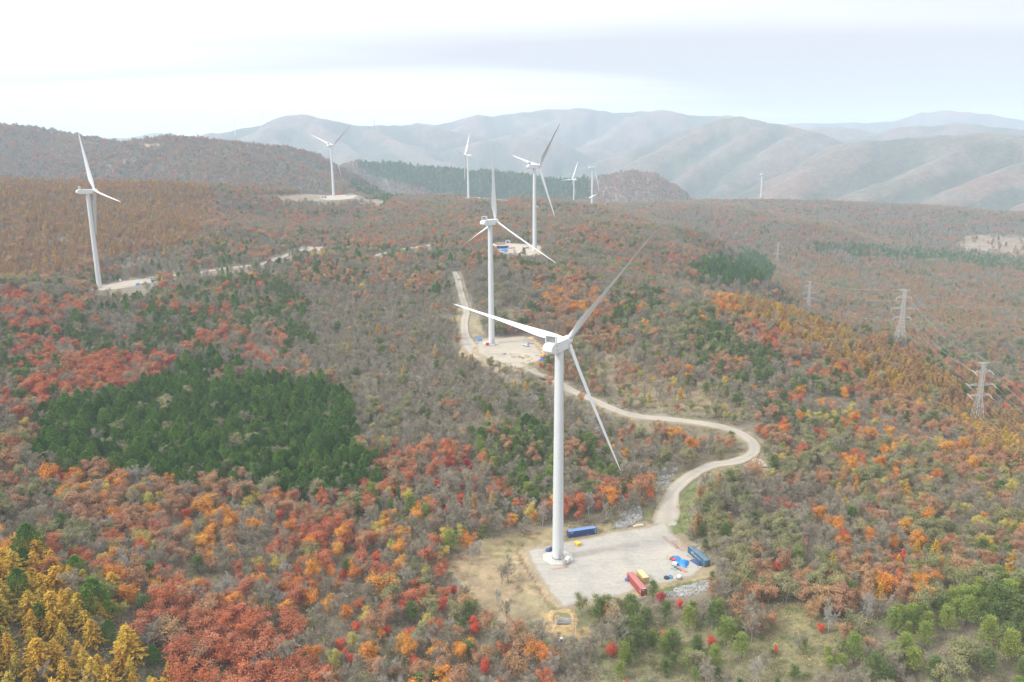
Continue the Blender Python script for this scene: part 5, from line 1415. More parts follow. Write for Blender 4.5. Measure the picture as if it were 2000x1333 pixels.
def s_shrub(rg, H=1.5):
    n = 46
    C = rg.normal(0, 1, (n, 3)) * np.array([.6, .6, .3]) * H * .6; C[:, 2] = np.abs(C[:, 2]) * 1.1 + .12
    N = rg.normal(0, .6, C.shape) + np.array([0, 0, 1.0]); D = np.cross(N, rg.normal(0, 1, C.shape)); W = np.cross(N, D)
    return ribbons(C, D, W, rg.uniform(.25, .6, n) * H * .55, rg.uniform(.12, .3, n) * H * .55)

KINDS = {  # kind: (object name, category, plural, sample maker, number of samples, bark)
 'bare': ('bare_tree', 'tree', 'bare trees', s_bare, 6, 'bark'),
 'broad': ('broadleaf_tree', 'tree', 'autumn broadleaf trees', s_leafy, 6, 'bark'),
 'maple': ('maple_tree', 'tree', 'red maples', lambda g: s_leafy(g, 8.0, 22, .34, .33, .5, .2, .42), 4, 'bark'),
 'larch': ('larch_tree', 'tree', 'larches', s_larch, 5, 'bark_dark'),
 'cedar': ('cedar_tree', 'tree', 'cedars', s_cedar, 5, 'bark_dark'),
 'pine': ('pine_tree', 'tree', 'pines', s_pine, 5, 'bark_dark'),
}
CLASS = {  # class: (kind, colour words, bark)
 'b': ('bare', 'grey-brown', 'bark'), 'g': ('bare', 'pale grey', 'bark_pale'),
 'r': ('broad', 'rust-brown', 'bark'), 'o': ('broad', 'orange', 'bark'), 'y': ('broad', 'yellow', 'bark'), 'v': ('broad', 'olive-grey', 'bark'), 't': ('broad', 'brick-red', 'bark'),
 'm': ('maple', 'scarlet', 'bark'), 'c': ('maple', 'crimson', 'bark'),
 'l': ('larch', 'golden', 'bark_dark'), 'k': ('larch', 'brownish gold', 'bark_dark'),
 'd': ('cedar', 'dark green', 'bark_dark'), 'p': ('pine', 'green', 'bark_dark'), 'q': ('pine', 'yellow-green', 'bark_dark'),
}
WORD = {'b': 'a grey-brown bare tree', 'g': 'a pale bare tree', 'r': 'a rust-brown tree', 'o': 'an orange tree', 'y': 'a yellow tree', 'v': 'an olive-grey tree', 't': 'a brick-red tree', 'm': 'a scarlet maple', 'c': 'a crimson maple', 'l': 'a golden larch', 'k': 'a brownish larch', 'd': 'a dark cedar', 'p': 'a green pine', 'q': 'a yellow-green pine'}
SAMPLE = {}
for kind, (nm, cat, plural, fn, nv, bk) in KINDS.items():
    SAMPLE[kind] = []
    for v in range(nv):
        rg = np.random.default_rng(100 * (list(KINDS).index(kind) + 1) + v)
        (cv, cf), (tv, tf) = fn(rg)
        mc = np_mesh('crown', cv, cf); mt = np_mesh('trunk', tv, tf)
        al = np_mesh(nm, np.vstack([cv, tv]), np.vstack([cf, tf + len(cv)]), np.r_[np.zeros(len(cf), int), np.ones(len(tf), int)])
        for me in (mc, mt): me.materials.append(None)
        al.materials.append(None); al.materials.append(None)
        SAMPLE[kind].append((mc, mt, al, float(cv[:, 2].max())))

# ------------------------------------------------------------------ where the trees stand
# zone: key, crown-pixel polygon, distance range, mix, keep, (height factor), place words
ZONES = [
 ('gold_stand', [(-80, 1095), (40, 1095), (130, 1105), (205, 1160), (240, 1250), (300, 1280), (385, 1345), (385, 1500), (-200, 1500), (-200, 1095)], (150, 340), dict(l=80, d=8, p=3, b=6, t=3), 1.0, 1.0, 'in the golden larch stand'),
 ('brick_patch', [(232, 1172), (330, 1165), (430, 1195), (540, 1215), (610, 1280), (660, 1350), (660, 1500), (385, 1500), (380, 1333), (300, 1275), (240, 1240)], (150, 330), dict(t=70, r=14, b=10, m=4, g=2), 1.0, 1.0, 'in the brick-red patch beside the larch stand'),
 ('cedar_grove', [(28, 800), (60, 778), (130, 790), (200, 778), (290, 745), (340, 738), (410, 712), (440, 730), (520, 728), (590, 735), (650, 738), (688, 770), (684, 820), (705, 870), (745, 905), (735, 940), (640, 955), (560, 960), (520, 925), (430, 925), (350, 935), (240, 935), (200, 915), (110, 905), (85, 870), (75, 830)], (300, 620), dict(d=91, v=3, b=4, p=2), 1.0, 1.0, 'in the dark cedar grove'),
 ('cedar_strip', [(300, 720), (340, 700), (400, 690), (460, 690), (500, 720), (430, 735), (380, 745), (300, 745)], (300, 760), dict(d=40, p=25, m=10, r=15, b=10), 1.0, 1.0, 'behind the dark cedar grove'),
 ('red_band', [(-50, 770), (0, 745), (120, 735), (170, 700), (260, 685), (330, 690), (420, 650), (560, 640), (580, 680), (520, 712), (420, 700), (330, 725), (250, 760), (110, 780), (40, 800), (-50, 830)], (380, 900), dict(t=36, m=8, r=16, y=4, b=26, p=10), 1.0, 1.0, 'in the red band behind the cedar grove'),
 ('left_red', [(-60, 560), (60, 565), (150, 585), (150, 620), (60, 635), (-60, 620)], (450, 900), dict(m=18, t=32, b=45, p=5), 1.0, 1.0, 'left of the leftmost turbine pad'),
 ('left_larch', [(-60, 335), (60, 340), (200, 345), (330, 350), (405, 358), (430, 375), (395, 430), (375, 470), (300, 490), (205, 500), (150, 520), (60, 545), (-60, 560)], (700, 1500), dict(k=80, l=6, r=8, b=6), 0.95, 0.9, 'on the brown larch slope behind the leftmost turbine'),
 ('knoll', [(690, 352), (740, 352), (785, 362), (790, 385), (760, 392), (700, 380), (680, 365)], (1100, 2200), dict(d=45, p=25, b=20, r=10), 1.0, 0.9, 'on the dark knoll by the distant clearing'),
 ('far_conifer', [(690, 310), (760, 318), (860, 328), (930, 335), (975, 330), (1010, 337), (1060, 345), (1150, 350), (1150, 385), (1060, 395), (930, 390), (860, 375), (780, 355), (720, 340)], (2200, 3600), dict(d=92, p=6, b=2), 1.0, 1.3, 'on the far dark conifer ridge'),
 ('spur_conifer', [(1345, 515), (1400, 500), (1440, 515), (1450, 498), (1435, 470), (1450, 462), (1490, 490), (1512, 530), (1500, 548), (1450, 555), (1400, 545)], (700, 1500), dict(d=95, p=5), 1.15, 1.0, 'on the dark conifer spur'),
 ('ridge_larch', [(1385, 545), (1450, 555), (1540, 590), (1640, 635), (1740, 680), (1850, 740), (2100, 880), (2100, 940), (1960, 900), (1850, 825), (1760, 770), (1700, 740), (1600, 690), (1520, 640), (1430, 590)], (380, 800), dict(l=22, k=62, v=6, r=5, b=5), 1.15, 1.0, 'on the golden larch crest'),
 ('flank_larch', [(1755, 690), (1800, 690), (1900, 735), (2100, 830), (2100, 880), (1990, 825), (1850, 745)], (500, 900), dict(k=55, r=15, p=12, v=8, m=10), 1.0, 1.0, 'below the crest pylon'),
 ('valley_green', [(1585, 475), (1700, 478), (1850, 488), (2000, 508), (2100, 520), (2100, 545), (2000, 530), (1850, 512), (1700, 500), (1600, 492)], (900, 2300), dict(d=45, p=30, b=15, k=10), 1.0, 1.0, 'in the valley'),
 ('valley', [(1500, 455), (1600, 440), (2100, 470), (2100, 830), (1900, 735), (1750, 675), (1640, 630), (1540, 590), (1500, 560), (1512, 530), (1490, 490)], (700, 2300), dict(k=52, r=10, b=20, p=7, v=11), 1.0, 1.0, 'in the valley'),
 ('red_slope', [(1380, 560), (1440, 590), (1540, 650), (1640, 705), (1700, 750), (1650, 780), (1560, 720), (1440, 640), (1370, 590)], (380, 800), dict(t=16, r=30, m=5, o=14, b=22, v=8, p=8), 1.0, 1.0, 'along the near side of the larch crest'),
 ('mid_orange', [(1060, 565), (1120, 560), (1180, 570), (1200, 600), (1150, 620), (1080, 605)], (480, 900), dict(o=45, r=35, b=20), 1.0, 1.05, 'in the orange clump behind the second turbine'),
 ('mid_pines', [(1150, 560), (1290, 570), (1420, 640), (1560, 700), (1600, 760), (1560, 810), (1450, 790), (1350, 740), (1220, 680), (1180, 640)], (380, 800), dict(p=46, b=26, r=8, v=12, o=4, q=4), 0.95, 0.95, 'on the green slope right of the nearest turbine'),
 ('reed_slope', [(1130, 680), (1220, 680), (1350, 745), (1460, 795), (1500, 830), (1430, 835), (1250, 805), (1150, 755)], (360, 640), dict(b=46, v=18, r=14, y=8, l=6, p=6, m=2), 0.45, 0.8, 'on the straw-coloured slope right of the nearest turbine'),
 ('right_pines', [(1720, 1200), (1780, 1175), (1850, 1150), (1960, 1120), (2120, 1150), (2120, 1480), (1800, 1480), (1770, 1300)], (170, 330), dict(q=56, p=26, b=12, v=6), 1.0, 0.9, 'in the bright pine clump'),
 ('front_pines', [(1110, 1185), (1170, 1165), (1240, 1175), (1330, 1200), (1370, 1180), (1430, 1180), (1470, 1250), (1400, 1290), (1300, 1275), (1160, 1270)], (180, 290), dict(q=28, p=34, b=18, v=10, m=6, r=4), 0.95, 0.95, 'in front of the containers below the nearest pad'),
 ('sasa', [(1240, 1210), (1480, 1225), (1560, 1165), (1640, 1230), (1640, 1480), (1160, 1480), (1150, 1290)], (160, 300), dict(b=30, q=18, p=16, m=8, r=14, v=14), 0.5, 0.75, 'in the bamboo-grass glade'),
 ('right_grey', [(1390, 960), (1480, 930), (1560, 960), (1600, 1050), (1640, 1130), (1560, 1170), (1440, 1160), (1395, 1100), (1380, 1020)], (230, 420), dict(v=55, b=28, r=7, m=5, p=5), 1.05, 0.95, 'behind the slate blue container'),
 ('right_slope', [(1480, 800), (1620, 760), (1760, 790), (1850, 850), (2000, 920), (2120, 960), (2120, 1160), (1960, 1120), (1850, 1150), (1720, 1200), (1640, 1140), (1600, 1040), (1520, 940), (1480, 900)], (230, 520), dict(b=33, r=16, o=10, v=20, y=6, l=5, m=5, t=2, q=2, p=5), 0.95, 0.85, 'on the mottled right-hand slope'),
 ('loop', [(1190, 810), (1400, 835), (1450, 860), (1450, 890), (1380, 900), (1320, 925), (1250, 940), (1190, 900)], (330, 520), dict(b=58, r=16, o=8, v=10, m=3, p=5), 0.9, 0.85, 'inside the bend of the gravel road'),
 ('tower_pines', [(930, 850), (1060, 830), (1080, 900), (1200, 870), (1215, 930), (1170, 960), (1060, 960), (960, 930)], (310, 520), dict(p=34, q=10, b=42, r=6, d=4, v=4), 1.0, 0.9, 'left of the gravel road, behind the nearest tower'),
 ('red_clump', [(735, 890), (800, 860), (880, 865), (930, 920), (900, 980), (820, 965), (760, 940)], (310, 500), dict(m=16, c=9, t=24, r=24, b=21, p=6), 1.0, 0.9, 'in the red clump right of the cedar grove'),
 ('grey_slope', [(600, 600), (900, 560), (900, 720), (1080, 760), (1180, 800), (1190, 860), (1060, 830), (930, 850), (860, 860), (750, 890), (690, 820), (690, 760), (640, 720), (600, 720)], (380, 800), dict(b=70, g=8, v=8, p=9, r=3, l=2), 1.05, 0.85, 'on the bare grey slope left of the second turbine'),
 ('front_mixed', [(-120, 880), (110, 910), (240, 940), (430, 930), (560, 965), (740, 945), (900, 985), (1060, 965), (1215, 935), (1290, 925), (1200, 1035), (1060, 1045), (940, 1060), (870, 1110), (920, 1170), (960, 1240), (1060, 1260), (1160, 1280), (1160, 1480), (640, 1480), (610, 1270), (540, 1210), (330, 1160), (230, 1165), (190, 1120), (130, 1100), (-120, 1090)], (160, 520), dict(b=41, g=8, r=27, o=7, t=7, m=4, c=1.5, y=3, v=6, p=4), 1.0, 0.95, 'in the mottled foreground wood'),
 ('left_pines', [(-80, 620), (150, 600), (320, 560), (560, 545), (640, 600), (600, 720), (560, 640), (420, 650), (330, 690), (260, 685), (170, 700), (0, 745), (-80, 770)], (420, 900), dict(p=50, b=30, d=6, m=5, t=4, v=5), 1.0, 0.9, 'on the green slope below the leftmost turbine'),
 ('centre_plain', [(380, 470), (700, 470), (900, 470), (900, 560), (640, 600), (560, 545), (320, 560), (205, 545), (205, 500), (300, 490)], (600, 1250), dict(b=56, p=22, d=4, m=3, r=11, y=2, t=2), 1.0, 0.9, 'on the plain between the leftmost and third turbines'),
 ('upper_plain', [(380, 380), (560, 400), (900, 400), (1300, 400), (1400, 440), (1400, 540), (1330, 545), (900, 560), (900, 470), (380, 470)], (700, 2100), dict(b=58, t=3, r=15, p=8, k=6, v=10), 1.0, 0.95, 'on the red-brown upper plateau'),
 ('spur', [(1240, 400), (1330, 400), (1400, 430), (1500, 470), (1440, 520), (1340, 545), (1240, 500)], (800, 2000), dict(t=3, r=20, b=48, k=10, v=10, p=9), 1.0, 0.95, 'on the brown spur behind the larch crest'),
 ('left_hill', [(-200, 220), (0, 235), (240, 270), (330, 255), (480, 265), (600, 285), (740, 360), (700, 380), (430, 372), (400, 352), (-200, 340)], (1500, 3000), dict(t=5, b=62, r=20, v=9, p=4), 1.0, 1.15, 'on the hazy left hills'),
]
DEFAULT = dict(b=56, r=16, t=2, p=10, v=10, k=6)
# picture mask of roads, pads and clearings that stay in view
PM = np.zeros((1400, 2001), np.float32)
_gy, _gx = np.mgrid[0:1400, 0:2001]
def protect(poly, depth):
    xs = [p[0] for p in poly]; ys = [p[1] for p in poly]
    x0, x1 = int(max(0, min(xs))), int(min(2000, max(xs)) + 1); y0, y1 = int(max(0, min(ys))), int(min(1399, max(ys)) + 1)
    if x1 <= x0 or y1 <= y0: return
    s = np.s_[y0:y1, x0:x1]
    PM[s] = np.where(inpoly(_gx[s], _gy[s], poly), depth, PM[s])
def pad_px(poly, z): return [tuple(proj(np.array([x, y, z]))[0]) for x, y in poly]
for (poly, z) in PADS:
    protect(pad_px(poly, z), float(np.hypot(*np.mean(poly, 0))))
CONT = [(1221, 1104), (1274, 1104), (1272, 1168), (1242, 1168)]
protect(CONT, 262)
protect([(1888, 740), (1925, 740), (1922, 822), (1890, 822)], 540); protect([(1740, 600), (1775, 600), (1778, 676), (1738, 676)], 636)
for k in (0, 1, 3, 4, 5, 7, 8, 11, 12, 18, 19, 20, 21): protect(COVER[k][0], 0.5 * (COVER[k][1] + COVER[k][2]))
protect([(1190, 1036), (1215, 1012), (1262, 998), (1268, 1020), (1230, 1035)], 320); protect([(1275, 985), (1290, 935), (1322, 922), (1324, 942), (1302, 980)], 340); protect([(1300, 1172), (1330, 1152), (1390, 1138), (1400, 1155), (1350, 1170)], 250)
for (P2, w), (nm, pp, w_) in zip(ROADS3, ROADS):
    z = height(P2[:, 0], P2[:, 1]); q = proj(np.column_stack([P2, z])); dd = np.hypot(P2[:, 0], P2[:, 1])
    for i in range(len(q)):
        if not (0 <= q[i, 0] <= 2000 and 0 <= q[i, 1] <= 1390): continue
        hw_ = (w / 2 + .8) * FPX / dd[i]; hh = max(1.2, hw_ * CAMZ * .8 / dd[i])
        x0, x1 = int(max(0, q[i, 0] - hw_)), int(min(2000, q[i, 0] + hw_ + 1)); y0, y1 = int(max(0, q[i, 1] - hh)), int(q[i, 1] + hh + 1)
        if dd[i] > 640 and vnoise(np.array([P2[i, 0] / 28]), np.array([P2[i, 1] / 28]), 5)[0] < .52: continue
        PM[y0:y1, x0:x1] = dd[i]
ROADXY = [tuple(p) for P2, w in ROADS3 for p in P2]

def jitter_grid(rmin, rmax, sp, amax=42.0):
    X = np.arange(-rmax * math.sin(R(amax)), rmax * math.sin(R(amax)), sp); Y = np.arange(rmin * 0.6, rmax, sp)
    gx, gy = np.meshgrid(X, Y); gx = gx + (np.arange(len(Y)) % 2)[:, None] * sp / 2
    gx = gx + rng.uniform(-.42, .42, gx.shape) * sp; gy = gy + rng.uniform(-.42, .42, gy.shape) * sp
    x = gx.ravel(); y = gy.ravel(); r = np.hypot(x, y); a = np.degrees(np.arctan2(x, y))
    m = (r >= rmin) & (r < rmax) & (np.abs(a) < amax)
    return x[m], y[m]
# what the ground hides: running maximum of the elevation along each direction
_ha = np.radians(np.arange(-43, 43.01, 0.2)); _hr = np.concatenate([np.arange(150, 700, 4.0), np.geomspace(700, 9500, 420)])
_HX = np.sin(_ha)[:, None] * _hr; _HY = np.cos(_ha)[:, None] * _hr
_HE = (height(_HX, _HY) + 4.0 - CAMZ) / _hr
_HM = np.maximum.accumulate(_HE, axis=1)
def visible(x, y, ztop, slack):
    a = np.arctan2(x, y); r = np.hypot(x, y)
    ia = np.clip(np.round((a - _ha[0]) / (_ha[1] - _ha[0])).astype(int), 0, len(_ha) - 1)
    ir = np.clip(np.searchsorted(_hr, r) - 2, 0, len(_hr) - 1)
    return (ztop - CAMZ) / r > _HM[ia, ir] - slack / r

TX = []; TY = []; TS = []
for rmin, rmax, sp, sc in [(165, 420, 4.05, .87), (420, 760, 4.4, .88), (760, 1300, 5.1, .92), (1300, 2500, 6.2, 1.0), (2500, 3350, 8.2, 1.2)]:
    x, y = jitter_grid(rmin, rmax, sp)
    TX.append(x); TY.append(y); TS.append(np.full(len(x), sc))
TX = np.concatenate(TX); TY = np.concatenate(TY); TS = np.concatenate(TS)
TZ = height(TX, TY)
TR = np.hypot(TX, TY)
m = visible(TX, TY, TZ + 11 * TS, 6.0 + TR * 0.004)
TX, TY, TZ, TS, TR = TX[m], TY[m], TZ[m], TS[m], TR[m]
PX = proj(np.column_stack([TX, TY, TZ + 6 * TS])); PB = proj(np.column_stack([TX, TY, TZ]))
m = ((TR < 2600) | (PX[:, 0] < 1345)) & (PX[:, 0] > -330) & (PX[:, 0] < 2330) & (PX[:, 1] < 1500)
TX, TY, TZ, TS, TR, PX, PB = TX[m], TY[m], TZ[m], TS[m], TR[m], PX[m], PB[m]
# zone edges are ragged
jx = PX[:, 0] + (rng.normal(0, 1, len(TX)) * 7 + (fbm(TX / 24, TY / 24, 62) - .5) * 110) * 300 / np.maximum(TR, 250)
jy = PX[:, 1] + (rng.normal(0, 1, len(TX)) * 4 + (fbm(TX / 24, TY / 24, 63) - .5) * 66) * 300 / np.maximum(TR, 250)
TZON = np.full(len(TX), -1)
for zi in range(len(ZONES) - 1, -1, -1):
    k, poly, (d0, d1), mix, keep, hf, words_ = ZONES[zi]
    TZON[inpoly(jx, jy, poly) & (TR > d0) & (TR < d1)] = zi
keepp = np.array([z[4] for z in ZONES] + [1.0])[TZON]
ok = rng.random(len(TX)) < keepp * 0.93
# fields, clearings, roads, pads
for t in (0.0, 0.35, 0.7, 1.0):
    q = proj(np.column_stack([TX, TY, TZ + 8.5 * TS * t]))
    ix = np.clip(q[:, 0].astype(int), 0, 2000); iy = np.clip(q[:, 1].astype(int), 0, 1399)
    dm = PM[iy, ix]
    inside = (q[:, 0] >= 0) & (q[:, 0] <= 2000) & (q[:, 1] >= 0) & (q[:, 1] < 1399)
    p = {0.0: 0.985, 0.35: 0.94, 0.7: 0.90, 1.0: 0.80}[t]
    ok &= ~(inpoly(q[:, 0], q[:, 1], CONT) & (TR < 262))
    hit = inside & (dm > 0) & (TR < dm + 12) & (TR < 900)
    hit2 = inside & (dm > 0) & (np.abs(TR - dm) < 120) & (TR >= 900)
    ok &= ~((hit | hit2) & (rng.random(len(TX)) < np.where(TR < 600, np.minimum(1, p * 1.06), p * 0.9)))
cl = np.zeros(len(TX), bool)
for poly, d0, d1, col, a in [COVER[i] for i in (0, 3, 4, 5, 6, 7, 8, 10, 11, 12, 18, 19, 20, 21)]:
    cl |= inpoly(PB[:, 0], PB[:, 1], poly) & (TR > d0) & (TR < d1)
ok &= ~(cl & (rng.random(len(TX)) < 0.95))
fld = inpoly(PB[:, 0], PB[:, 1], COVER[17][0]) & (TR > 1000) & (TR < 2100)
ok &= ~(fld & (rng.random(len(TX)) < 0.86))
m = TR < 1300
dr = np.full(len(TX), 99.0)
for P2, w in ROADS3:
    k = np.nonzero(m & (TX > P2[:, 0].min() - 15) & (TX < P2[:, 0].max() + 15) & (TY > P2[:, 1].min() - 15) & (TY < P2[:, 1].max() + 15))[0]
    if len(k): dr[k] = np.minimum(dr[k], polydist(TX[k], TY[k], [tuple(p) for p in P2[::2]], closed=False) - w / 2)
ok &= dr > 2.2
for poly, z in PADS:
    c = np.mean(poly, 0); k = np.nonzero(np.hypot(TX - c[0], TY - c[1]) < 90)[0]
    if len(k):
        ins = inpoly(TX[k], TY[k], poly) | (polydist(TX[k], TY[k], poly) < 3.0)
        ok[k] &= ~ins
ok &= np.hypot(TX - PIT_C[0], TY - PIT_C[1]) > 9
# clumpy thinning leaves openings in the wood
gap = fbm(TX / 22, TY / 22, 61)
ok &= ~((gap < 0.33) & (TR < 700) & (rng.random(len(TX)) < 0.55) & (TZON != 0) & (TZON != 2))
I = np.nonzero(ok)[0]
TX, TY, TZ, TS, TR, TZON, DRR = TX[I], TY[I], TZ[I], TS[I], TR[I], TZON[I], dr[I]
codes = list(CLASS)
TC = np.empty(len(TX), object)
n_big = fbm(TX / 38, TY / 38, 71); n_mid = fbm(TX / 14, TY / 14, 72)
for zi in range(-1, len(ZONES)):
    k = np.nonzero(TZON == zi)[0]
    if not len(k): continue
    mix = DEFAULT if zi < 0 else ZONES[zi][3]
    if zi < 0:
        kf = k[TR[k] > 2300]; rl = fold(TX[kf], TY[kf]) + rng.normal(0, 7, len(kf)) + (fbm(TX[kf] / 70, TY[kf] / 70, 95) - .5) * 22  # darker classes in hollows, warmer on spurs, standing in for relief shading
        TC[kf] = np.where(rl < -5, rng.choice(np.array(['p', 'v', 'b'], object), len(kf), p=[.45, .35, .2]), np.where(rl < 6, rng.choice(np.array(['b', 'v', 'r'], object), len(kf), p=[.6, .25, .15]), rng.choice(np.array(['b', 'r', 'k'], object), len(kf), p=[.4, .4, .2]))); k = k[TR[k] <= 2300]
        if not len(k): continue
    ks = list(mix); w = np.array([mix[c] for c in ks], float)
    W = np.tile(w, (len(k), 1))
    # like trees gather: each class has its own patches
    for j, c in enumerate(ks):
        pn = fbm(TX[k] / 34 + 13.7 * codes.index(c), TY[k] / 34 - 7.1 * codes.index(c), 80 + codes.index(c), 3)
        W[:, j] *= np.exp((pn - 0.5) * (2.0 if max(w) / w.sum() > 0.6 else 8.0))
    W = W / W.sum(1)[:, None]
    u = rng.random(len(k))[:, None]
    TC[k] = np.array(ks, object)[(np.cumsum(W, 1) < u).sum(1).clip(0, len(ks) - 1)]
TH = np.array([ZONES[z][5] if z >= 0 else 1.0 for z in TZON]) * TS * rng.normal(1.0, 0.19, len(TX)).clip(0.55, 1.5)
TH = np.where(TS > 1.3, TH / TS * 1.05, TH)
TW = np.where(TS > 1.3, TS, TH) * rng.normal(1.02, 0.12, len(TX)).clip(0.75, 1.35)
zk = [z[0] for z in ZONES]
for nm_, fw, fh in (('gold_stand', 1.30, 1.08), ('brick_patch', 1.28, 1.05), ('right_pines', 1.28, 1.12), ('front_pines', 1.18, 1.10), ('cedar_grove', 1.12, 1.0), ('ridge_larch', 1.15, 1.0)):
    q_ = TZON == zk.index(nm_); TW[q_] *= fw; TH[q_] *= fh
TW[np.isin(TC, ['r', 'o', 'v', 't', 'b'])] *= 1.08
TH[TC == 'd'] *= rng.uniform(.78, 1.22, int((TC == 'd').sum()))
SMALL = {'p': .86, 'q': .82, 'm': 0.78, 'c': 0.72, 'y': .85}
for c, f in SMALL.items(): TH[TC == c] *= f; TW[TC == c] *= f

# single trees that stand out in the photograph: crown pixel, class, size
MARKED = [
 (1292, 1166, 'c', 0.85), (1328, 1178, 'm', 0.62), (1275, 1152, 'p', 0.80), (1395, 1150, 'r', 1.05), (1391, 1128, 'p', .6), (1136, 1180, 'v', 1.05), (1170, 1192, 'p', 1.1), (1212, 1180, 'v', .85),
 (1395, 1200, 'p', 1.15), (1420, 1230, 'q', 1.1), (1450, 1260, 'q', 1.0), (1390, 1255, 'm', .7), (1602, 1228, 'm', .6), (1345, 1205, 'q', 1.0), (1300, 1190, 'p', .9),
 (635, 1022, 'm', .85), (545, 1005, 'm', .95), (362, 1003, 'm', .85), (690, 1118, 'o', .95), (608, 1170, 'o', 1.15), (160, 1105, 'c', .9), (140, 1085, 'c', .8), (190, 1035, 'c', .6),
 (862, 1180, 'm', 1.0), (885, 1155, 'c', .75), (785, 1105, 'o', 1.0), (660, 1075, 'o', 1.0), (640, 1180, 'o', .9), (925, 1228, 'm', .75), (945, 1300, 'm', .95), (690, 1290, 'm', .7),
 (485, 985, 'y', .9), (500, 970, 'y', .8), (405, 945, 'r', 1.15), (470, 930, 'r', 1.1), (330, 940, 'o', .9),
 (875, 905, 'c', .95), (845, 890, 'm', .8), (855, 945, 'm', .85), (850, 940, 'c', .7), (770, 870, 't', 1.0), (800, 880, 't', .9),
 (880, 1055, 'q', 1.2), (800, 985, 'q', 1.15), (830, 1000, 'q', 1.0), (725, 960, 'q', 1.1), (700, 990, 'p', 1.1), (560, 1085, 'r', 1.0),
 (1640, 950, 'l', .85), (1672, 945, 'l', .8), (1690, 960, 'l', .75), (1755, 1090, 'l', .75), (1720, 1150, 'l', .9), (1965, 1110, 'l', .8), (1555, 990, 'm', .7), (1615, 965, 'c', .55), (1500, 980, 'm', .8), (1560, 990, 'm', .6), (1748, 1028, 'm', .7), (1812, 1010, 'o', 1.0), (1935, 1110, 'c', .7), (1830, 930, 'o', .9),
 (1650, 770, 'o', 1.1), (1410, 760, 'l', .75), (1350, 740, 'l', .6), (1415, 745, 'y', .8), (1130, 820, 'l', .8),
 (1885, 870, 'o', 1.2), (1850, 875, 'o', 1.2), (1900, 905, 'o', 1.1), (1980, 955, 'y', 1.1), (1960, 920, 'y', .9),
 (1210, 765, 'q', .7), (1052, 560, 'o', 1.0), (1255, 695, 'v', .8), (1160, 712, 'l', .62), (1057, 712, 'm', .65), (985, 725, 'v', .8),
 (955, 710, 'v', 1.1), (975, 718, 'b', .8), (995, 727, 'b', .9), (1020, 735, 'b', .9),
 (300, 690, 'm', 1.1), (250, 700, 'm', 1.0), (340, 700, 'm', 1.0), (550, 655, 'm', 1.0), (440, 660, 'm', 1.0), (500, 690, 't', 1.1), (45, 830, 'y', .9), (120, 780, 'l', .7),
 (245, 590, 'd', 1.25), (222, 580, 'd', .9), (260, 580, 'd', .9), (1033, 488, 'p', .9), (935, 1075, 'g', 1.0), (920, 1080, 'g', .9), (992, 1115, 'b', 1.15), (980, 1120, 'b', 1.0), (970, 1168, 'g', .8), (990, 1195, 'b', 1.0), (1150, 985, 'g', 1.1), (1060, 1005, 'g', 1.15), (1240, 890, 'g', 1.0),
 (520, 1250, 't', 1.1), (430, 1290, 't', 1.15), (560, 1300, 't', 1.1), (350, 1210, 't', 1.1), (480, 1320, 't', 1.1), (600, 1310, 't', 1.0), (300, 1190, 't', 1.0),
 (25, 1290, 'l', 1.05), (60, 1240, 'l', 1.0), (120, 1230, 'l', 1.05), (190, 1290, 'l', 1.0), (330, 1305, 'l', .95), (150, 1270, 'l', 1.05), (80, 1160, 'l', 1.0), (165, 1165, 'l', 1.0), (20, 1130, 'l', 1.0), (250, 1300, 'l', 1.0), (210, 1230, 'd', .9), (300, 1275, 'd', .8), (235, 1190, 'y', .8),
 (1890, 1190, 'q', 1.15), (1930, 1230, 'q', 1.2), (1980, 1260, 'q', 1.2), (1850, 1210, 'q', 1.1), (1670, 1265, 'q', 1.15), (1705, 1300, 'p', 1.1), (1810, 1240, 'q', 1.0), (1745, 1210, 'q', 1.05), (1620, 1210, 'g', 1.1), (1480, 1310, 'g', 1.1), (1695, 1190, 'g', 1.1), (1550, 1315, 'p', .7),
]
MXYZ = []
for (px, py, c, s) in MARKED:
    s *= .8 if c == 'l' else .9; kd = CLASS[c][0]; hh = {'bare': 9, 'broad': 9, 'maple': 7.5, 'larch': 13, 'cedar': 12, 'pine': 10}[kd] * s
    g = ground_at(px, py, hh * .58)
    if any(inpoly(g[0:1], g[1:2], poly)[0] for poly, z in PADS): continue
    MXYZ.append((g[0], g[1], g[2], c, s))
far_ok = np.ones(len(TX), bool)
for (x, y, z, c, s) in MXYZ:
    d = math.hypot(x, y)
    near = np.hypot(TX - x, TY - y) < 3.4
    # keep the view of the tree open: nothing tall just in front of it
    f = ((x - TX) * x + (y - TY) * y) / d; lat = np.abs((TX * y - TY * x) / d)
    near |= (f > 0) & (f < (4 if c in 'lt' else 9)) & (lat < 3.0)
    far_ok &= ~near
for nm_ in ('TX', 'TY', 'TZ', 'TS', 'TR', 'TZON', 'DRR', 'TC', 'TH', 'TW'): globals()[nm_] = globals()[nm_][far_ok]
mk = np.array([(a, b, c) for a, b, c, _, _ in MXYZ])
TX = np.r_[TX, mk[:, 0]]; TY = np.r_[TY, mk[:, 1]]; TZ = np.r_[TZ, mk[:, 2]]; TR = np.hypot(TX, TY)
TC = np.r_[TC, np.array([q[3] for q in MXYZ], object)]; TH = np.r_[TH, [q[4] for q in MXYZ]]; TW = np.r_[TW, [q[4] for q in MXYZ]]
pm = proj(mk + np.array([0, 0, 6.0])); zz = np.full(len(mk), -1)
for zi in range(len(ZONES) - 1, -1, -1):
    k, poly, (d0, d1) = ZONES[zi][:3]
    rr_ = np.hypot(mk[:, 0], mk[:, 1]); zz[inpoly(pm[:, 0], pm[:, 1], poly) & (rr_ > d0) & (rr_ < d1)] = zi
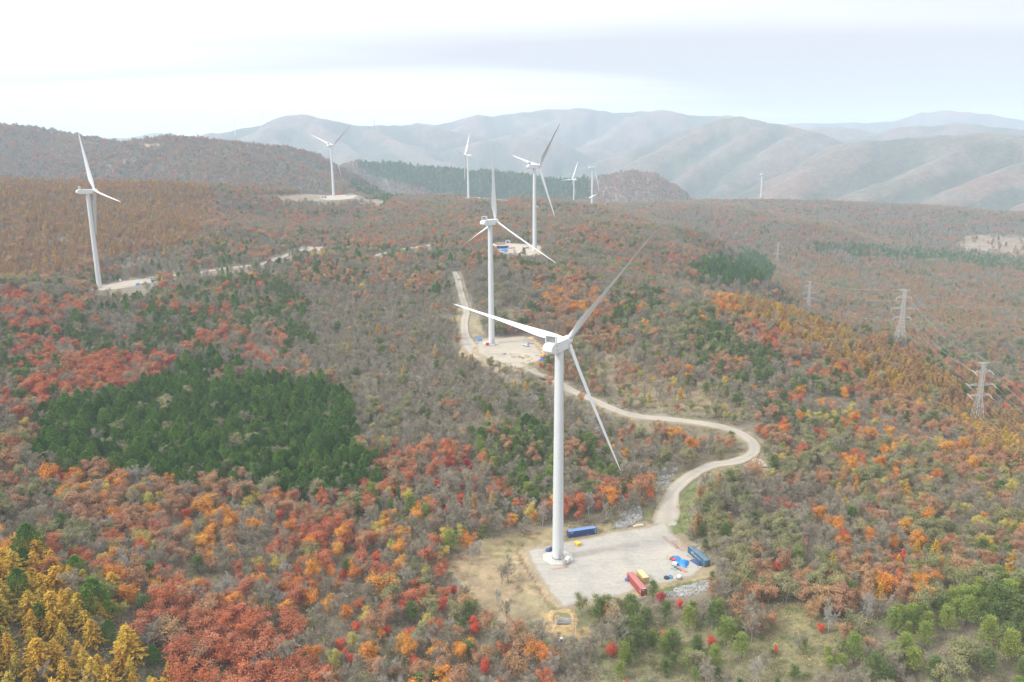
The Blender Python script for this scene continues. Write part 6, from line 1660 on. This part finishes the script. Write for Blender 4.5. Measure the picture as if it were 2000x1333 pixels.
TZON = np.r_[TZON, zz]; DRR = np.r_[DRR, np.full(len(mk), 50.0)]
NT = len(TX)
TKIND = np.array([CLASS[c][0] for c in TC], object)
TV = np.array([rng.integers(0, KINDS[k][4]) for k in TKIND])
TROT = rng.uniform(0, 6.283, NT)
TTILT = rng.normal(0, 0.03, (NT, 2))
print('trees', NT, {k: int((TKIND == k).sum()) for k in KINDS})

# ------------------------------------------------------------------ the trees that show largest are objects, the rest of each kind is one mass
top = proj(np.column_stack([TX, TY, TZ + 9 * TH])); bot = proj(np.column_stack([TX, TY, TZ]))
hpx = (bot[:, 1] - top[:, 1])
inframe = (bot[:, 0] > 4) & (bot[:, 0] < 1996) & (top[:, 1] < 1318) & (TR < 1500) & visible(TX, TY, TZ + 9 * TH, 0.0)
NEAR_PLACES = []
single = np.zeros(NT, bool)
for kind in KINDS:
    k = np.nonzero((TKIND == kind) & inframe)[0]
    k = k[np.argsort(-hpx[k])][:300]
    single[k] = True
S_IDX = np.nonzero(single)[0]
cand = np.nonzero(TR < 900)[0]
CX_, CY_ = TX[cand], TY[cand]
def size_word(h): return 'tall' if h > 1.12 else ('small' if h < 0.78 else 'mid-sized')
def width_word(h, w): return 'broad' if w / h > 1.10 else ('slender' if w / h < 0.93 else '')
for i in S_IDX:
    kind = TKIND[i]; nm, cat, plural, fn, nv, bk = KINDS[kind]
    mc, mt, al, hmax = SAMPLE[kind][TV[i]]
    d = (CX_ - TX[i]) ** 2 + (CY_ - TY[i]) ** 2
    nb = cand[np.argsort(d)[1:3]]
    z = ZONES[TZON[i]] if TZON[i] >= 0 else None
    place = z[6] if z else 'in the mixed wood'
    head = ' '.join(w for w in (size_word(TH[i]), width_word(TH[i], TW[i]), CLASS[TC[i]][1], {'bare': 'bare tree', 'broad': 'broadleaf tree', 'maple': 'maple', 'larch': 'larch', 'cedar': 'cedar', 'pine': 'pine'}[kind]) if w)
    nw = WORD[TC[nb[0]]].split(' ', 1)[1]
    label = f'{head} beside {WORD[TC[nb[0]]]} {place}'
    if DRR[i] < 7 and TR[i] < 700: label = f'{head} at the dirt road edge beside {WORD[TC[nb[0]]]}'
    if len(label.split()) > 16: label = f'{head} {place}'
    if len(label.split()) > 16: label = ' '.join(label.split()[:16])
    grp = f'{plural} {place}' if not (DRR[i] < 7 and TR[i] < 700) else f'{plural} along the dirt road'
    crown_m = MAT[TC[i]]; bark_m = MAT[CLASS[TC[i]][2]]
    loc = (TX[i], TY[i], TZ[i] - 0.15); rot = (TTILT[i, 0], TTILT[i, 1], TROT[i]); sc = (TW[i], TW[i], TH[i])
    if hpx[i] > 40:
        root = bpy.data.objects.new(nm, None); root.empty_display_size = 0.3
        ch = []
        for pn, me, mm in (('crown', mc, crown_m), ('trunk', mt, bark_m)):
            o = bpy.data.objects.new(pn, me); o.material_slots[0].link = 'OBJECT'; o.material_slots[0].material = mm
            o.parent = root; COL.objects.link(o)
        COL.objects.link(root)
    else:
        root = bpy.data.objects.new(nm, al)
        for s_, mm in ((0, crown_m), (1, bark_m)): root.material_slots[s_].link = 'OBJECT'; root.material_slots[s_].material = mm
        COL.objects.link(root)
    root.location = loc; root.rotation_euler = rot; root.scale = sc
    root['label'] = label; root['category'] = cat; root['group'] = grp

def scatter(name, objs, P, rot, scl, pick):
    """one object: points carrying instances of the sample meshes"""
    col = bpy.data.collections.new(name + ' samples')
    for o in objs: col.objects.link(o)
    me = bpy.data.meshes.new(name)
    me.vertices.add(len(P)); me.vertices.foreach_set('co', np.asarray(P, np.float32).ravel())
    for an, tp, dt, arr in (('rot', 'FLOAT_VECTOR', 'vector', rot), ('scl', 'FLOAT_VECTOR', 'vector', scl), ('pick', 'INT', 'value', pick)):
        a = me.attributes.new(an, tp, 'POINT'); a.data.foreach_set(dt, np.asarray(arr, np.int32 if tp == 'INT' else np.float32).ravel())
    o = bpy.data.objects.new(name, me); COL.objects.link(o)
    ng = bpy.data.node_groups.new(name, 'GeometryNodeTree')
    ng.interface.new_socket('Geometry', in_out='INPUT', socket_type='NodeSocketGeometry')
    ng.interface.new_socket('Geometry', in_out='OUTPUT', socket_type='NodeSocketGeometry')
    gi = ng.nodes.new('NodeGroupInput'); go = ng.nodes.new('NodeGroupOutput')
    ci = ng.nodes.new('GeometryNodeCollectionInfo'); ci.inputs['Collection'].default_value = col
    ci.inputs['Separate Children'].default_value = True; ci.inputs['Reset Children'].default_value = True
    ip = ng.nodes.new('GeometryNodeInstanceOnPoints'); ip.inputs['Pick Instance'].default_value = True
    def attr(nm_, tp):
        a = ng.nodes.new('GeometryNodeInputNamedAttribute'); a.data_type = tp; a.inputs['Name'].default_value = nm_; return a.outputs['Attribute']
    L = ng.links.new
    L(gi.outputs[0], ip.inputs['Points']); L(ci.outputs[0], ip.inputs['Instance'])
    L(attr('pick', 'INT'), ip.inputs['Instance Index'])
    e2r = ng.nodes.new('FunctionNodeEulerToRotation'); L(attr('rot', 'FLOAT_VECTOR'), e2r.inputs[0]); L(e2r.outputs[0], ip.inputs['Rotation'])
    L(attr('scl', 'FLOAT_VECTOR'), ip.inputs['Scale']); L(ip.outputs[0], go.inputs[0])
    md = o.modifiers.new('scatter', 'NODES'); md.node_group = ng
    return tag(o, kind='stuff')
STUFF_NAME = {'bare': 'bare_forest', 'broad': 'broadleaf_forest', 'maple': 'maple_forest', 'larch': 'larch_forest', 'cedar': 'cedar_forest', 'pine': 'pine_forest'}
for kind, (nm, cat, plural, fn, nv, bk) in KINDS.items():
    cls = [c for c in codes if CLASS[c][0] == kind]
    objs = []
    for ci, c in enumerate(cls):
        for v in range(nv):
            o = bpy.data.objects.new(f'{nm}_sample_{ci:02d}{v:02d}', SAMPLE[kind][v][2])
            for s_, mm in ((0, MAT[c]), (1, MAT[CLASS[c][2]])): o.material_slots[s_].link = 'OBJECT'; o.material_slots[s_].material = mm
            objs.append(o)
    k = np.nonzero((TKIND == kind) & ~single)[0]
    if not len(k): continue
    pick = np.array([cls.index(TC[i]) * nv + TV[i] for i in k])
    rot = np.column_stack([TTILT[k], TROT[k]]); scl = np.column_stack([TW[k], TW[k], TH[k]])
    scatter(STUFF_NAME[kind], objs, np.column_stack([TX[k], TY[k], TZ[k] - 0.15]), rot, scl, pick)

# low growth between the trees: bamboo grass, ferns, brush
ux, uy = jitter_grid(185, 520, 1.9)
uz = height(ux, uy); ur = np.hypot(ux, uy)
pu = proj(np.column_stack([ux, uy, uz + 0.4]))
m = visible(ux, uy, uz + 1.5, 1.0) & (pu[:, 0] > -60) & (pu[:, 0] < 2060) & (pu[:, 1] < 1420)
for poly, z in PADS[:1]: m &= ~(inpoly(ux, uy, poly) | (polydist(ux, uy, poly) < 1.2))
for P2, w in ROADS3[:3]: m &= polydist(ux, uy, [tuple(p) for p in P2[::2]], closed=False) > w / 2 + 0.7
m &= np.hypot(ux - PIT_C[0], uy - PIT_C[1]) > 6.5
dens = np.full(len(ux), 0.62) * sstep(0.30, 0.6, fbm(ux / 9, uy / 9, 33)) * np.where(ur > 380, .6, 1)
glade = inpoly(pu[:, 0], pu[:, 1], ZONES[[z[0] for z in ZONES].index('sasa')][1]) & (ur < 300)
dens[glade] = 1.0
for i in (0, 3, 4, 5): dens[inpoly(pu[:, 0], pu[:, 1], COVER[i][0]) & (ur < 340)] *= 0.22
dens[inpoly(pu[:, 0], pu[:, 1], [(1196, 1032), (1212, 1015), (1262, 998), (1262, 1020)])] = 0.03
dens[inpoly(pu[:, 0], pu[:, 1], [(1300, 1172), (1320, 1150), (1390, 1138), (1402, 1150), (1390, 1174)])] = 0.05
m &= rng.random(len(ux)) < dens
ux, uy, uz, ur, glade = ux[m], uy[m], uz[m], ur[m], glade[m]
n = len(ux); cn = fbm(ux / 12, uy / 12, 44) + rng.normal(0, .10, n)
cl_ = np.where(cn < .46, 2, np.where(cn < .56, 1, 0)); cl_[glade] = np.where(rng.random(glade.sum()) < .62, 0, 1)
objs = []
for ci, c in enumerate(('u1', 'u2', 'u3')):
    for v in range(4):
        V_, F_ = s_shrub(np.random.default_rng(900 + v)); me = np_mesh('shrub', V_, F_); me.materials.append(MAT[c])
        objs.append(bpy.data.objects.new(f'shrub_sample_{ci:02d}{v:02d}', me))
s_ = rng.uniform(.6, 1.5, n) * np.where(glade, .75, 1.0)
scatter('undergrowth', objs, np.column_stack([ux, uy, uz - 0.05]), np.column_stack([np.zeros(n), np.zeros(n), rng.uniform(0, 6.28, n)]), np.column_stack([s_ * 1.25, s_ * 1.25, s_ * rng.uniform(.7, 1.3, n)]), cl_ * 4 + rng.integers(0, 4, n))
print('shrubs', n, 'single trees', len(S_IDX))

# ------------------------------------------------------------------ haze: one closed box of even air round everything
hz = MB().box((0, 5700, 270), (23600, 12400, 760))
ho = hz.build('haze', 'white')
ho.data.materials.clear()
hm, nt = new_mat('haze_air')
pv = add(nt, 'ShaderNodeVolumePrincipled')
pv.inputs['Color'].default_value = (0.70, 0.84, 1.0, 1)
pv.inputs['Density'].default_value = HAZE_DENSITY
pv.inputs['Anisotropy'].default_value = 0.0
o_ = add(nt, 'ShaderNodeOutputMaterial'); nt.links.new(pv.outputs[0], o_.inputs['Volume'])
ho.data.materials.append(hm)
tag(ho, kind='stuff')
